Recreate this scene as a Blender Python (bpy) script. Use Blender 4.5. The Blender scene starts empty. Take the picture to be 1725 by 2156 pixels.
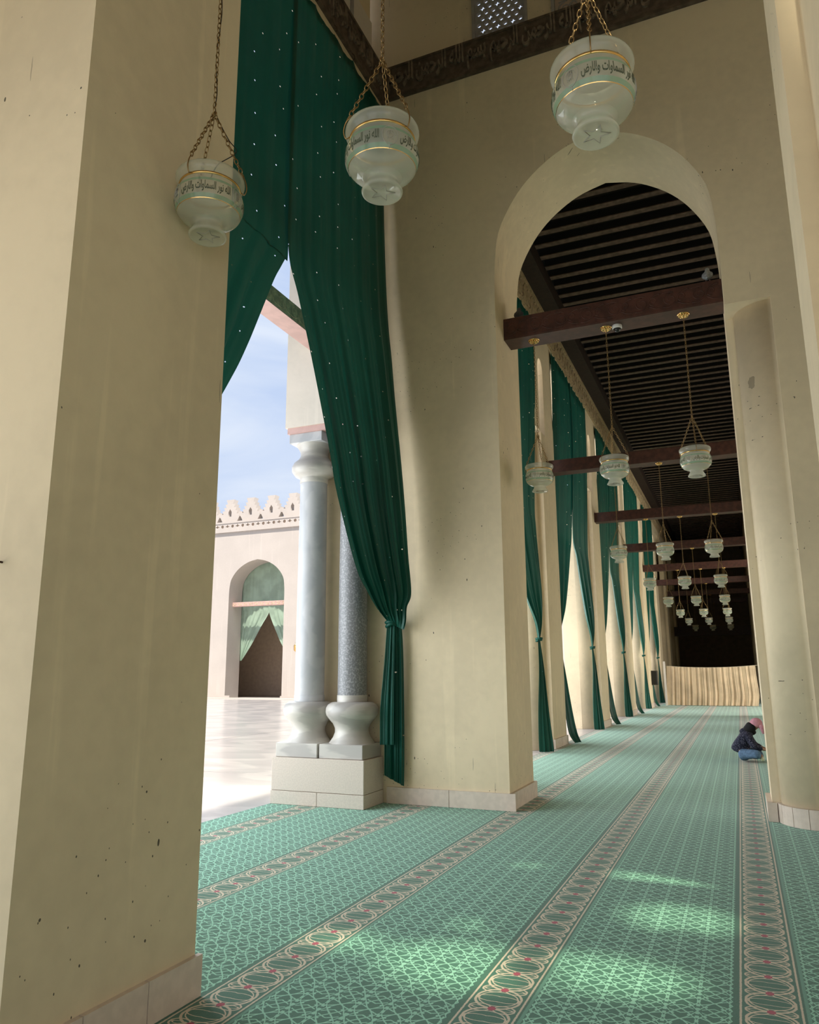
import bpy, bmesh, math, random
from mathutils import Vector, Matrix
random.seed(7)
scene = bpy.context.scene
col = scene.collection
PI = math.pi
# ------------------------------------------------------------------ camera
cam = bpy.data.cameras.new('camera')
cam.sensor_fit = 'VERTICAL'
cam.sensor_height = 36.0
cam.lens = 36.0 * 1600.0 / 2156.0
cam.clip_end = 500
camo = bpy.data.objects.new('camera', cam)
col.objects.link(camo)
_p, _y, _r = (math.radians(a) for a in (11.9, 23.0, -0.3))
_f = Vector((-math.sin(_y) * math.cos(_p), math.cos(_y) * math.cos(_p), math.sin(_p)))
_rt = Vector((math.cos(_y), math.sin(_y), 0))
_up = _rt.cross(_f)
_R = _rt * math.cos(_r) + _up * math.sin(_r)
_U = -_rt * math.sin(_r) + _up * math.cos(_r)
camo.matrix_world = Matrix(((_R.x, _U.x, -_f.x, 0), (_R.y, _U.y, -_f.y, 0), (_R.z, _U.z, -_f.z, 1.65), (0, 0, 0, 1)))
scene.camera = camo
# ------------------------------------------------------------------ light and exposure
SUN = Vector((0.015, -0.46, 0.88)).normalized()
world = bpy.data.worlds.new('sky')
scene.world = world
world.use_nodes = True
wt = world.node_tree
wt.nodes.clear()
def wnode(k, **kw):
    n = wt.nodes.new(k)
    for a, b in kw.items(): setattr(n, a, b)
    return n
tc = wnode('ShaderNodeTexCoord')
mp = wnode('ShaderNodeMapping')
mp.inputs['Scale'].default_value = (1.0, 1.0, 2.6)
mp.inputs['Rotation'].default_value = (0.5, 0.3, 0.4)
n1 = wnode('ShaderNodeTexNoise')
n1.inputs['Scale'].default_value = 3.2
n1.inputs['Detail'].default_value = 7
n1.inputs['Distortion'].default_value = 0.9
rp = wnode('ShaderNodeValToRGB')
rp.color_ramp.elements[0].position = 0.36
rp.color_ramp.elements[0].color = (0.50, 0.61, 0.83, 1)
rp.color_ramp.elements[1].position = 0.68
rp.color_ramp.elements[1].color = (0.70, 0.77, 0.89, 1)
bg = wnode('ShaderNodeBackground')
bg.inputs['Strength'].default_value = 0.46
wo = wnode('ShaderNodeOutputWorld')
wt.links.new(tc.outputs['Generated'], mp.inputs['Vector'])
wt.links.new(mp.outputs['Vector'], n1.inputs['Vector'])
wt.links.new(n1.outputs['Fac'], rp.inputs['Fac'])
wt.links.new(rp.outputs['Color'], bg.inputs['Color'])
wt.links.new(bg.outputs['Background'], wo.inputs['Surface'])
sl = bpy.data.lights.new('sun', 'SUN')
sl.energy = 2.6
sl.angle = math.radians(1.0)
sl.color = (1.0, 0.93, 0.82)
slo = bpy.data.objects.new('sun', sl)
slo.rotation_euler = SUN.to_track_quat('Z', 'Y').to_euler()
slo.location = (0, 0, 40)
col.objects.link(slo)
# added area lights that fill the interior, standing in for daylight
def fill_light(name, loc, target, sx, sy, power, colour=(1.0, 0.95, 0.88)):
    l = bpy.data.lights.new(name, 'AREA'); l.shape = 'RECTANGLE'; l.size = sx; l.size_y = sy; l.energy = power; l.color = colour
    o = bpy.data.objects.new(name, l); o.location = loc
    o.rotation_euler = (Vector(target) - Vector(loc)).to_track_quat('-Z', 'Y').to_euler()
    col.objects.link(o)
fill_light('fill_rear', (1.4, -4.1, 2.0), (1.4, 6.0, 2.0), 10.0, 3.6, 40)
fill_light('fill_left', (-5.2, -0.8, 2.0), (6.0, 1.5, 2.0), 5.4, 3.6, 24)
fill_light('fill_hall', (8.7, 26.0, 2.6), (-4.0, 26.0, 2.6), 27.0, 4.6, 330)
fill_light('fill_right', (8.7, 4.5, 2.0), (-4.0, 4.5, 2.0), 5.0, 3.6, 10)
fill_light('fill_bay', (-8.0, 5.6, 2.5), (4.0, 7.4, 2.2), 6.0, 4.2, 178, (0.90, 0.97, 1.0))
fill_light('fill_court', (-8.0, 25.0, 2.6), (4.0, 26.5, 2.2), 31.0, 4.6, 800, (0.97, 0.98, 1.0))
fill_light('fill_aisle', (7.5, 34.0, 2.4), (-1.5, 39.9, 1.0), 4.0, 3.0, 330)
vs = scene.view_settings
scene.display_settings.display_device = 'sRGB'
vs.view_transform = 'Standard'
vs.look = 'None'
vs.exposure = 1.28
vs.gamma = 1.0
vs.use_curve_mapping = False

# ------------------------------------------------------------------ node helpers
class S:
    """a socket with arithmetic"""
    def __init__(s, t, sock): s.t = t; s.k = sock
    def op(s, o, b=None, c=None):
        n = s.t.nodes.new('ShaderNodeMath'); n.operation = o
        s.t.links.new(s.k, n.inputs[0])
        for i, v in ((1, b), (2, c)):
            if v is None: continue
            if isinstance(v, S): s.t.links.new(v.k, n.inputs[i])
            else: n.inputs[i].default_value = v
        return S(s.t, n.outputs[0])
    def __add__(s, b): return s.op('ADD', b)
    def __sub__(s, b): return s.op('SUBTRACT', b)
    def __mul__(s, b): return s.op('MULTIPLY', b)
    def __truediv__(s, b): return s.op('DIVIDE', b)
    def neg(s, b): return s.op('MULTIPLY', -1.0) + b     # b - s
    def abs(s): return s.op('ABSOLUTE')
    def sin(s): return s.op('SINE')
    def sqrt(s): return s.op('MAXIMUM', 0.0).op('SQRT')
    def pow(s, b): return s.op('MAXIMUM', 0.0).op('POWER', b)
    def lt(s, b): return s.op('LESS_THAN', b)
    def gt(s, b): return s.op('GREATER_THAN', b)
    def max(s, b): return s.op('MAXIMUM', b)
    def min(s, b): return s.op('MINIMUM', b)
    def cell(s): return s.op('ADD', 0.5).op('FRACT') - 0.5  # centred fraction
    def soft(s, a, b):                                     # 1 below a, 0 above b
        n = s.t.nodes.new('ShaderNodeMapRange'); n.interpolation_type = 'SMOOTHSTEP'
        s.t.links.new(s.k, n.inputs[0])
        n.inputs[1].default_value = a; n.inputs[2].default_value = b
        n.inputs[3].default_value = 1; n.inputs[4].default_value = 0
        return S(s.t, n.outputs[0])

def new_mat(name):
    m = bpy.data.materials.new(name); m.use_nodes = True
    t = m.node_tree
    return m, t, t.nodes['Principled BSDF'], t.nodes['Material Output']
def node(t, k, ins=None, **kw):
    n = t.nodes.new(k)
    for a, b in kw.items(): setattr(n, a, b)
    for a, b in (ins or {}).items():
        if hasattr(b, 'links') or isinstance(b, bpy.types.NodeSocket): t.links.new(b, n.inputs[a])
        elif isinstance(b, S): t.links.new(b.k, n.inputs[a])
        else: n.inputs[a].default_value = b
    return n
def mix(t, fac, a, b):
    n = t.nodes.new('ShaderNodeMix'); n.data_type = 'RGBA'
    for i, v in ((0, fac), (6, a), (7, b)):
        if isinstance(v, S): t.links.new(v.k, n.inputs[i])
        elif isinstance(v, bpy.types.NodeSocket): t.links.new(v, n.inputs[i])
        elif i == 0: n.inputs[i].default_value = v
        else: n.inputs[i].default_value = (v[0], v[1], v[2], 1)
    return n.outputs[2]
def pos(t, scale=(1, 1, 1)):
    g = node(t, 'ShaderNodeNewGeometry')
    m = node(t, 'ShaderNodeMapping', {'Vector': g.outputs['Position'], 'Scale': scale})
    return m.outputs[0]
def noise(t, vec, scale, detail=4, dist=0.0):
    n = node(t, 'ShaderNodeTexNoise', {'Vector': vec, 'Scale': scale, 'Detail': detail, 'Distortion': dist})
    return S(t, n.outputs['Fac'])
def bump(t, b, h, strength, dist=0.01):
    n = node(t, 'ShaderNodeBump', {'Height': h, 'Strength': strength, 'Distance': dist})
    t.links.new(n.outputs[0], b.inputs['Normal'])

def simple(name, c, rough=0.6, metal=0.0, vary=0.0, nscale=6, bmp=0.0):
    m, t, b, o = new_mat(name)
    b.inputs['Base Color'].default_value = (*c, 1)
    b.inputs['Roughness'].default_value = rough
    b.inputs['Metallic'].default_value = metal
    if vary or bmp:
        n = noise(t, pos(t), nscale, 5)
        if vary:
            f = n.soft(0.65, 0.35)
            lo = [v * (1 - vary) for v in c]; hi = [min(1, v * (1 + vary)) for v in c]
            t.links.new(mix(t, f, hi, lo), b.inputs['Base Color'])
        if bmp: bump(t, b, n, bmp, 0.01)
    return m

def wobble(t, p): return noise(t, p, 14, 2) * 0.02
def plaster(name, c, specks=True, amount=0.10):
    m, t, b, o = new_mat(name)
    b.inputs['Roughness'].default_value = 0.75
    p = pos(t)
    big = noise(t, p, 0.55, 5, 0.4)
    fine = noise(t, p, 9.0, 6)
    f = (big * 0.75 + fine * 0.25).soft(0.64, 0.36)
    lo = [v * (1 - amount) for v in c]; hi = [min(1, v * (1 + amount * 0.6)) for v in c]
    cc = mix(t, f, hi, lo)
    st = noise(t, pos(t, (2.2, 2.2, 0.10)), 3.0, 4)
    cc = mix(t, st.soft(0.40, 0.30) * 0.16, cc, [v * 0.55 for v in c])
    if specks:
        sx = node(t, 'ShaderNodeSeparateXYZ', {0: p})
        uu = S(t, sx.outputs[0]) + S(t, sx.outputs[1]); zz = S(t, sx.outputs[2])
        low = zz.soft(0.4, 1.5)
        for sc, st_, rr, gate, lo_ in ((1.7, 0.45, 0.013, 0.50, 0.0), (3.6, 0.8, 0.020, 0.57, 0.12), (8.0, 0.7, 0.032, 0.62, 0.15)):
            cv = node(t, 'ShaderNodeCombineXYZ', {0: uu + wobble(t, p), 1: zz * st_})
            v = node(t, 'ShaderNodeTexVoronoi', {'Vector': cv.outputs[0], 'Scale': sc, 'Randomness': 1.0}); v.voronoi_dimensions = '2D'
            sz = noise(t, cv.outputs[0], sc * 1.3, 1) * 1.6
            k = (S(t, v.outputs['Distance']) / sz).lt(rr) * (noise(t, p, 0.9, 2) + low * lo_).gt(gate)
            cc = mix(t, k * 0.88, cc, (0.020, 0.015, 0.010))
        cv = node(t, 'ShaderNodeCombineXYZ', {0: uu + wobble(t, p) * 0.6, 1: zz * 0.055})
        v = node(t, 'ShaderNodeTexVoronoi', {'Vector': cv.outputs[0], 'Scale': 2.6, 'Randomness': 1.0}); v.voronoi_dimensions = '2D'
        k = S(t, v.outputs['Distance']).lt(0.011) * noise(t, p, 1.3, 2).gt(0.50)
        cc = mix(t, k * 0.45, cc, (0.10, 0.075, 0.05))
    t.links.new(cc, b.inputs['Base Color'])
    bump(t, b, fine * 0.6 + noise(t, p, 2.3, 3), 0.22, 0.02)
    return m

M = {}
M['plaster'] = plaster('aged_plaster', (0.80, 0.655, 0.44))
M['facade'] = plaster('cream_facade_plaster', (0.56, 0.50, 0.45), False, 0.05)
M['plaster_out'] = plaster('pale_outdoor_plaster', (0.78, 0.69, 0.59), False, 0.06)
M['plinth'] = simple('skirting_stone', (0.70, 0.58, 0.48), 0.6, 0, 0.05, 14, 0.10)
M['limestone'] = simple('speckled_limestone', (0.60, 0.51, 0.43), 0.7, 0, 0.05, 60, 0.2)
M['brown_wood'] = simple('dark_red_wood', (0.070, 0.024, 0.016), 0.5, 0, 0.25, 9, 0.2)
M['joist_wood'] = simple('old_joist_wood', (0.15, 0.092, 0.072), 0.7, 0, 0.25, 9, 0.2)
M['board_wood'] = simple('dark_board_shaded_side', (0.010, 0.007, 0.006), 0.9)
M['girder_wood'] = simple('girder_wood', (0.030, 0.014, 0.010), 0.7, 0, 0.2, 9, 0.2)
M['pink_wood'] = simple('pink_painted_wood', (0.58, 0.37, 0.33), 0.6, 0, 0.06, 8, 0.1)
M['carved_wood'] = simple('weathered_carved_wood', (0.62, 0.48, 0.32), 0.7, 0, 0.25, 12, 0.2)
M['frieze_dark'] = simple('dark_carved_frieze', (0.10, 0.068, 0.046), 0.75, 0, 0.3, 10, 0.4)
M['frieze_letter'] = simple('frieze_lettering', (0.19, 0.138, 0.098), 0.7, 0, 0.3, 10, 0.3)
M['frieze_tan'] = simple('tan_carved_stucco', (0.42, 0.31, 0.18), 0.8, 0, 0.2, 14, 0.6)
M['grille'] = simple('grey_stucco_grille', (0.36, 0.33, 0.31), 0.75, 0, 0.08, 8, 0.1)
M['gold'] = simple('brass', (0.80, 0.52, 0.20), 0.24, 1.0)
M['old_brass'] = simple('tarnished_brass', (0.36, 0.24, 0.11), 0.38, 1.0)
M['black'] = simple('black_plastic', (0.01, 0.01, 0.01), 0.3)
M['dark_fabric_grey'] = simple('olive_box_paint', (0.06, 0.05, 0.035), 0.6)
M['white_plastic'] = simple('white_plastic', (0.75, 0.73, 0.70), 0.35)
M['iron'] = simple('rusty_iron', (0.08, 0.045, 0.03), 0.6, 0.6)
M['rope'] = simple('cream_rope', (0.6, 0.52, 0.40), 0.8)
M['end_paint'] = simple('dark_brown_paint', (0.22, 0.16, 0.11), 0.85, 0, 0.1, 3)
M['reveal'] = simple('sunny_reveal_plaster', (0.78, 0.66, 0.45), 0.8, 0, 0.05, 6, 0.1)
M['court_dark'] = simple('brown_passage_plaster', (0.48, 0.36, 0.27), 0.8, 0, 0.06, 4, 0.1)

def marble(name, base, vein, scale, stretch, rough=0.35, lo=0.42, hi=0.60, fac=1.0, coarse=True):
    m, t, b, o = new_mat(name)
    p = pos(t, stretch)
    w = node(t, 'ShaderNodeTexWave', {'Vector': p, 'Scale': scale, 'Distortion': 9.0, 'Detail': 5.0, 'Detail Scale': 1.3})
    f = S(t, w.outputs['Fac']).soft(hi, lo - 0.25) * fac
    g = noise(t, p, scale * 1.4, 6, 1.0)
    f2 = (f * 0.55 + g.soft(0.60, 0.36) * 0.45 * fac)
    t.links.new(mix(t, f2, base, vein), b.inputs['Base Color'])
    b.inputs['Roughness'].default_value = rough
    return m
M['white_marble'] = marble('white_column_marble', (0.52, 0.51, 0.51), (0.40, 0.40, 0.41), 0.9, (1, 1, 1.3), 0.4, 0.36, 0.66)
M['base_marble'] = marble('veined_base_marble', (0.58, 0.54, 0.48), (0.38, 0.35, 0.32), 0.9, (0.5, 0.5, 3.0), 0.35, 0.36, 0.62)
M['floor_marble'] = marble('courtyard_marble', (0.60, 0.565, 0.545), (0.40, 0.385, 0.39), 0.35, (0.5, 1.5, 1), 0.20, fac=0.75)

def granite(name):
    m, t, b, o = new_mat(name)
    p = pos(t)
    v = node(t, 'ShaderNodeTexVoronoi', {'Vector': p, 'Scale': 42.0})
    d = S(t, v.outputs['Distance'])
    n = noise(t, p, 55, 8)
    f = (n * 0.7 + d * 0.35).soft(0.50, 0.66)
    c = mix(t, f, (0.30, 0.295, 0.30), (0.17, 0.17, 0.175))
    v2 = noise(t, pos(t, (1, 1, 0.5)), 5.0, 3, 3.0)
    k = (v2 - 0.5).abs().lt(0.004) * noise(t, p, 3, 2).gt(0.54)
    t.links.new(mix(t, k * 0.35, c, (0.5, 0.48, 0.47)), b.inputs['Base Color'])
    b.inputs['Roughness'].default_value = 0.42
    return m
M['granite'] = granite('dark_speckled_granite')

def fabric(name, c, holes=True, trans=0.25, rough=0.55, tint=None):
    m, t, b, o = new_mat(name)
    b.inputs['Base Color'].default_value = (*c, 1)
    b.inputs['Roughness'].default_value = rough
    b.inputs['Specular IOR Level'].default_value = 0.25
    uv = node(t, 'ShaderNodeUVMap')
    n = noise(t, uv.outputs[0], 1.1, 4)
    t.links.new(mix(t, n.soft(0.62, 0.38), [v * 1.12 for v in c], [v * 0.86 for v in c]), b.inputs['Base Color'])
    tr = node(t, 'ShaderNodeBsdfTranslucent', {'Color': (*(tint or c), 1)})
    mx = node(t, 'ShaderNodeMixShader', {0: trans})
    t.links.new(b.outputs[0], mx.inputs[1]); t.links.new(tr.outputs[0], mx.inputs[2])
    out = mx.outputs[0]
    if holes:
        v = node(t, 'ShaderNodeTexVoronoi', {'Vector': node(t, 'ShaderNodeMapping', {'Vector': uv.outputs[0], 'Scale': (1.9, 2.6, 1)}).outputs[0], 'Scale': 1.0, 'Randomness': 0.45})
        v.voronoi_dimensions = '2D'
        k = S(t, v.outputs['Distance']).lt(0.021)
        tp = node(t, 'ShaderNodeBsdfTransparent')
        m2 = node(t, 'ShaderNodeMixShader', {0: k})
        t.links.new(out, m2.inputs[1]); t.links.new(tp.outputs[0], m2.inputs[2])
        out = m2.outputs[0]
    t.links.new(out, o.inputs['Surface'])
    return m
M['green'] = fabric('bottle_green_curtain', (0.004, 0.064, 0.044), True, 0.04, 0.42, (0.03, 0.30, 0.20))
M['green_far'] = fabric('bottle_green_curtain_thin', (0.004, 0.068, 0.047), True, 0.03, 0.5, (0.04, 0.34, 0.24))
M['pale_green'] = fabric('sheer_pale_green_curtain', (0.48, 0.64, 0.50), False, 0.35, 0.7, (0.5, 0.66, 0.5))
M['tan'] = fabric('tan_canvas', (0.66, 0.50, 0.33), False, 0.12, 0.85, (0.6, 0.45, 0.3))

def glass(name, tint, rough, trans):
    m, t, b, o = new_mat(name)
    p = pos(t)
    b.inputs['Base Color'].default_value = (*tint, 1)
    b.inputs['Roughness'].default_value = rough
    b.inputs['Coat Weight'].default_value = 1.0
    b.inputs['Coat Roughness'].default_value = 0.04
    tl = node(t, 'ShaderNodeBsdfTranslucent', {'Color': (*tint, 1)})
    tp = node(t, 'ShaderNodeBsdfTransparent', {'Color': (0.95, 0.98, 0.95, 1)})
    a = node(t, 'ShaderNodeMixShader', {0: 0.5}); t.links.new(b.outputs[0], a.inputs[1]); t.links.new(tl.outputs[0], a.inputs[2])
    c = node(t, 'ShaderNodeMixShader', {0: trans}); t.links.new(a.outputs[0], c.inputs[1]); t.links.new(tp.outputs[0], c.inputs[2])
    t.links.new(c.outputs[0], o.inputs['Surface'])
    return m
M['frosted'] = glass('frosted_lamp_glass', (0.80, 0.79, 0.69), 0.08, 0.52)
M['clear_green'] = glass('green_tinted_glass', (0.36, 0.55, 0.40), 0.10, 0.35)
M['etch'] = simple('etched_lettering', (0.07, 0.085, 0.055), 0.4)
M['etch_grey'] = simple('etched_medallion', (0.36, 0.34, 0.30), 0.6)

# ------------------------------------------------------------------ carpet
def carpet_mat():
    m, t, b, o = new_mat('green_prayer_carpet')
    g = node(t, 'ShaderNodeNewGeometry')
    sp = node(t, 'ShaderNodeSeparateXYZ', {0: g.outputs['Position']})
    wob = noise(t, pos(t), 55, 2) * 0.006 - 0.003
    X = S(t, sp.outputs[0]) + wob; Y = S(t, sp.outputs[1]) + wob
    per = 1.29
    u = (X / per).cell() * per                    # metres from the middle of the nearest border stripe
    a = u.abs()
    pile = noise(t, pos(t), 180, 3)
    # border stripe
    p = ((Y - 4.541) / 0.2403).cell()
    ap = p.abs(); q = a / 0.118; pp = ap.neg(0.5)
    inb = q.lt(1.03)
    qc = q.min(1.0)
    q1 = qc.neg(1.0)
    def line(d, w): return d.abs().soft(w * 0.75, w * 1.25)
    def oval(cq, rq, vp, rp, scale, w):
        e = ((((q - cq) / rq).op('POWER', 2.0)) + ((vp / rp).op('POWER', 2.0))).sqrt()
        return ((e - 1.0).abs() * scale).soft(w * 0.75, w * 1.25)
    petal = oval(0.53, 0.47, ap, 0.175, 0.050, 0.0050)
    vein = oval(0.50, 0.40, ap, 0.060, 0.020, 0.0026)
    big = oval(0.0, 1.0, pp, 0.50, 0.105, 0.0062)
    big2 = oval(0.0, 0.86, pp, 0.36, 0.085, 0.0032)
    inner = oval(0.28, 0.66, pp, 0.15, 0.045, 0.0034)
    bp = petal.max(vein).max(big).max(big2).max(inner) * inb
    dot = ((p / 0.10).op('POWER', 2.0) + (a / 0.021).op('POWER', 2.0)).lt(1.0)
    edge = line(a - 0.140, 0.0055)
    # lattice field
    s = (a - 0.185) / 0.1525                       # six columns between stripes
    ca = (s - 0.5).cell(); aa = ca.abs() * 2.0
    cb = ((Y - 4.541) / 0.2403).cell(); ab = cb.abs()
    w = 0.020
    f1 = line(ab - aa.pow(1.35) * 0.5, w * 1.5)
    f2 = line(ab - (aa.neg(1.0)).pow(0.65) * 0.5, w * 1.4)
    f3 = line(ab - aa.pow(0.8) * 0.20, w) * aa.gt(0.25)
    f4 = line(ab.neg(0.5) - (aa.neg(1.0)).pow(0.8) * 0.20, w) * aa.lt(0.75)
    dd = (((aa - 0.5) * 0.076).op('POWER', 2.0) + ((ab - 0.25) * 0.24).op('POWER', 2.0)).sqrt().lt(0.0085)
    col_ = aa.gt(0.88) * (cb * 5).cell().abs().lt(0.30) * (aa - 0.94).abs().lt(0.06)
    fine = f1.max(f2).max(f3).max(f4).max(dd).max(col_) * a.gt(0.185)
    zig = line((a - 0.178) - (cb * 4).cell().abs() * 0.03, 0.0035) * a.lt(0.20) * a.gt(0.17)
    lightband = a.gt(0.158) * a.lt(0.176) * u.gt(0.0)
    green = mix(t, pile, (0.010, 0.108, 0.056), (0.026, 0.170, 0.090))
    green = mix(t, a.gt(0.18) * 0.7, green, (0.026, 0.165, 0.090))
    c = mix(t, lightband * 0.6, green, (0.16, 0.42, 0.28))
    c = mix(t, (fine.max(zig)) * 0.88, c, (0.33, 0.70, 0.50))
    c = mix(t, bp.max(edge), c, (0.66, 0.56, 0.40))
    c = mix(t, dot, c, (0.42, 0.035, 0.07))
    t.links.new(c, b.inputs['Base Color'])
    b.inputs['Roughness'].default_value = 0.95
    b.inputs['Sheen Weight'].default_value = 0.25
    bump(t, b, pile, 0.5, 0.006)
    return m
M['carpet'] = carpet_mat()

# ------------------------------------------------------------------ mesh helpers
class MB:
    def __init__(s): s.v = []; s.f = []; s.sm = []; s.uv = None
    def add(s, vs, fs, smooth=False):
        k = len(s.v); s.v += [tuple(v) for v in vs]
        for f in fs: s.f.append([i + k for i in f]); s.sm.append(smooth)
        return s
    def box(s, x0, x1, y0, y1, z0, z1):
        v = [(x0, y0, z0), (x1, y0, z0), (x1, y1, z0), (x0, y1, z0), (x0, y0, z1), (x1, y0, z1), (x1, y1, z1), (x0, y1, z1)]
        return s.add(v, [(0, 3, 2, 1), (4, 5, 6, 7), (0, 1, 5, 4), (1, 2, 6, 5), (2, 3, 7, 6), (3, 0, 4, 7)])
    def prism(s, poly, z0, z1, smooth_idx=()):
        n = len(poly)
        v = [(x, y, z0) for x, y in poly] + [(x, y, z1) for x, y in poly]
        s.add(v, [list(range(n))[::-1], list(range(n, 2 * n))])
        k = len(s.v) - 2 * n
        for i in range(n):
            j = (i + 1) % n
            s.f.append([k + i, k + j, k + n + j, k + n + i]); s.sm.append(i in smooth_idx)
        return s
    def lathe(s, prof, c=(0, 0, 0), n=32, caps=(False, False)):
        vs = []; fs = []
        for r, z in prof:
            for i in range(n):
                a = 2 * PI * i / n
                vs.append((c[0] + r * math.cos(a), c[1] + r * math.sin(a), c[2] + z))
        for k in range(len(prof) - 1):
            for i in range(n):
                j = (i + 1) % n
                fs.append((k * n + i, k * n + j, (k + 1) * n + j, (k + 1) * n + i))
        s.add(vs, fs, True)
        b = len(s.v) - len(vs)
        if caps[0]: s.f.append([b + i for i in range(n)][::-1]); s.sm.append(False)
        if caps[1]: s.f.append([b + (len(prof) - 1) * n + i for i in range(n)]); s.sm.append(False)
        return s
    def tube(s, pts, r, n=6, closed=False, caps=True):
        pts = [Vector(p) for p in pts]; m = len(pts)
        vs = []; fs = []; prev = None
        for i, p in enumerate(pts):
            d = (pts[(i + 1) % m] - pts[i - 1]) if closed else (pts[min(i + 1, m - 1)] - pts[max(i - 1, 0)])
            d.normalize()
            if prev is None:
                a = Vector((0, 0, 1)) if abs(d.z) < 0.9 else Vector((1, 0, 0))
            else: a = prev
            x = (a - d * a.dot(d)).normalized(); y = d.cross(x); prev = x
            rr = r[i] if isinstance(r, (list, tuple)) else r
            for k in range(n):
                t = 2 * PI * k / n
                vs.append(p + x * (rr * math.cos(t)) + y * (rr * math.sin(t)))
        for i in range(m if closed else m - 1):
            for k in range(n):
                l = (k + 1) % n; j = (i + 1) % m
                fs.append((i * n + k, i * n + l, j * n + l, j * n + k))
        s.add(vs, fs, True)
        if caps and not closed:
            b = len(s.v) - len(vs)
            s.f.append([b + k for k in range(n)][::-1]); s.sm.append(False)
            s.f.append([b + (m - 1) * n + k for k in range(n)]); s.sm.append(False)
        return s
    def mesh(s, name, mats, uvs=None):
        me = bpy.data.meshes.new(name)
        me.from_pydata(s.v, [], s.f)
        me.polygons.foreach_set('use_smooth', s.sm)
        for m in (mats if isinstance(mats, (list, tuple)) else [mats]): me.materials.append(m)
        if uvs:
            l = me.uv_layers.new(name='UVMap')
            for lp in me.loops: l.data[lp.index].uv = uvs[lp.vertex_index]
        me.update()
        return me
    def obj(s, name, mats, parent=None, loc=(0, 0, 0), uvs=None, fix=True):
        me = s.mesh(name, mats, uvs)
        if fix:
            bm = bmesh.new(); bm.from_mesh(me)
            bmesh.ops.recalc_face_normals(bm, faces=bm.faces)
            bm.to_mesh(me); bm.free()
        return link(name, me, parent, loc)
def link(name, me, parent=None, loc=(0, 0, 0), rot=(0, 0, 0)):
    o = bpy.data.objects.new(name, me); col.objects.link(o)
    o.location = loc; o.rotation_euler = rot
    if parent is not None: o.parent = parent
    return o
def empty(name, loc, label, cat, group=None, rot=(0, 0, 0)):
    o = link(name, None, None, loc, rot); o.empty_display_size = 0.1
    return tag(o, label, cat, group)
def tag(o, label=None, cat=None, group=None, kind=None):
    for k, v in (('label', label), ('category', cat), ('group', group), ('kind', kind)):
        if v: o[k] = v
    return o
def struct(o, label=None, cat=None): return tag(o, label, cat, None, 'structure')
def copy_tree(o, parent=None):
    c = o.copy(); col.objects.link(c)
    if parent is not None: c.parent = parent
    for ch in list(o.children): copy_tree(ch, c)
    return c
def bevel(o, w=0.006, seg=1):
    b = o.modifiers.new('bevel', 'BEVEL'); b.width = w; b.segments = seg; b.limit_method = 'ANGLE'
    return o
def curve_plate(name, outer, holes, depth, mats, parent=None, matrix=None, kind=None):
    """flat plate with real holes: filled 2D curve, extruded, turned into a mesh"""
    c = bpy.data.curves.new(name, 'CURVE'); c.dimensions = '2D'; c.fill_mode = 'BOTH'; c.extrude = depth / 2
    for poly in [outer] + holes:
        sp = c.splines.new('POLY'); sp.points.add(len(poly) - 1); sp.use_cyclic_u = True
        for p, (x, y) in zip(sp.points, poly): p.co = (x, y, 0, 1)
    o = bpy.data.objects.new(name, c); col.objects.link(o)
    me = bpy.data.meshes.new_from_object(o.evaluated_get(bpy.context.evaluated_depsgraph_get()))
    bpy.data.objects.remove(o); bpy.data.curves.remove(c)
    me.name = name; me.materials.clear(); me.materials.append(mats)
    if matrix is not None: me.transform(matrix)
    return link(name, me, parent)
def text_mesh(s, extrude=0.0, bold=0.0):
    c = bpy.data.curves.new('lettering', 'FONT'); c.body = s; c.extrude = extrude; c.offset = bold; c.resolution_u = 2
    o = bpy.data.objects.new('lettering', c); col.objects.link(o)
    me = bpy.data.meshes.new_from_object(o.evaluated_get(bpy.context.evaluated_depsgraph_get()))
    bpy.data.objects.remove(o); bpy.data.curves.remove(c)
    return me
# basis: local x, y, z -> world, for flat things that stand on a wall
def basis(o, x, y, z):
    return Matrix(((x[0], y[0], z[0], o[0]), (x[1], y[1], z[1], o[1]), (x[2], y[2], z[2], o[2]), (0, 0, 0, 1)))
def catmull(pts, n):
    pts = [Vector(p) for p in pts]; out = []; m = len(pts)
    for k in range(n):
        t = k / (n - 1) * (m - 1); i = min(int(t), m - 2); u = t - i
        p0, p1, p2, p3 = pts[max(i - 1, 0)], pts[i], pts[i + 1], pts[min(i + 2, m - 1)]
        out.append(0.5 * (2 * p1 + (p2 - p0) * u + (2 * p0 - 5 * p1 + 4 * p2 - p3) * u * u + (3 * p1 - p0 - 3 * p2 + p3) * u ** 3))
    return out
def tiles(parent, name, mat, p0, p1, nrm, z0, z1, th, n, gap=0.006):
    """skirting stones in a row from p0 to p1, standing proud of a wall with outward normal nrm"""
    p0 = Vector((*p0, 0)); p1 = Vector((*p1, 0)); nv = Vector((*nrm, 0)); d = (p1 - p0); L = d.length / n; d.normalize()
    mb = MB(); g = gap / 2
    q = [d * g, d * (L - g), d * (L - g) + nv * th, d * g + nv * th]
    mb.prism([(v.x, v.y) for v in q], z0, z1)
    me = mb.obj(name, mat)
    base = me.data; bpy.data.objects.remove(me)
    for i in range(n):
        p = p0 + d * (L * i)
        link(name, base, parent, (p.x, p.y, 0))

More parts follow.
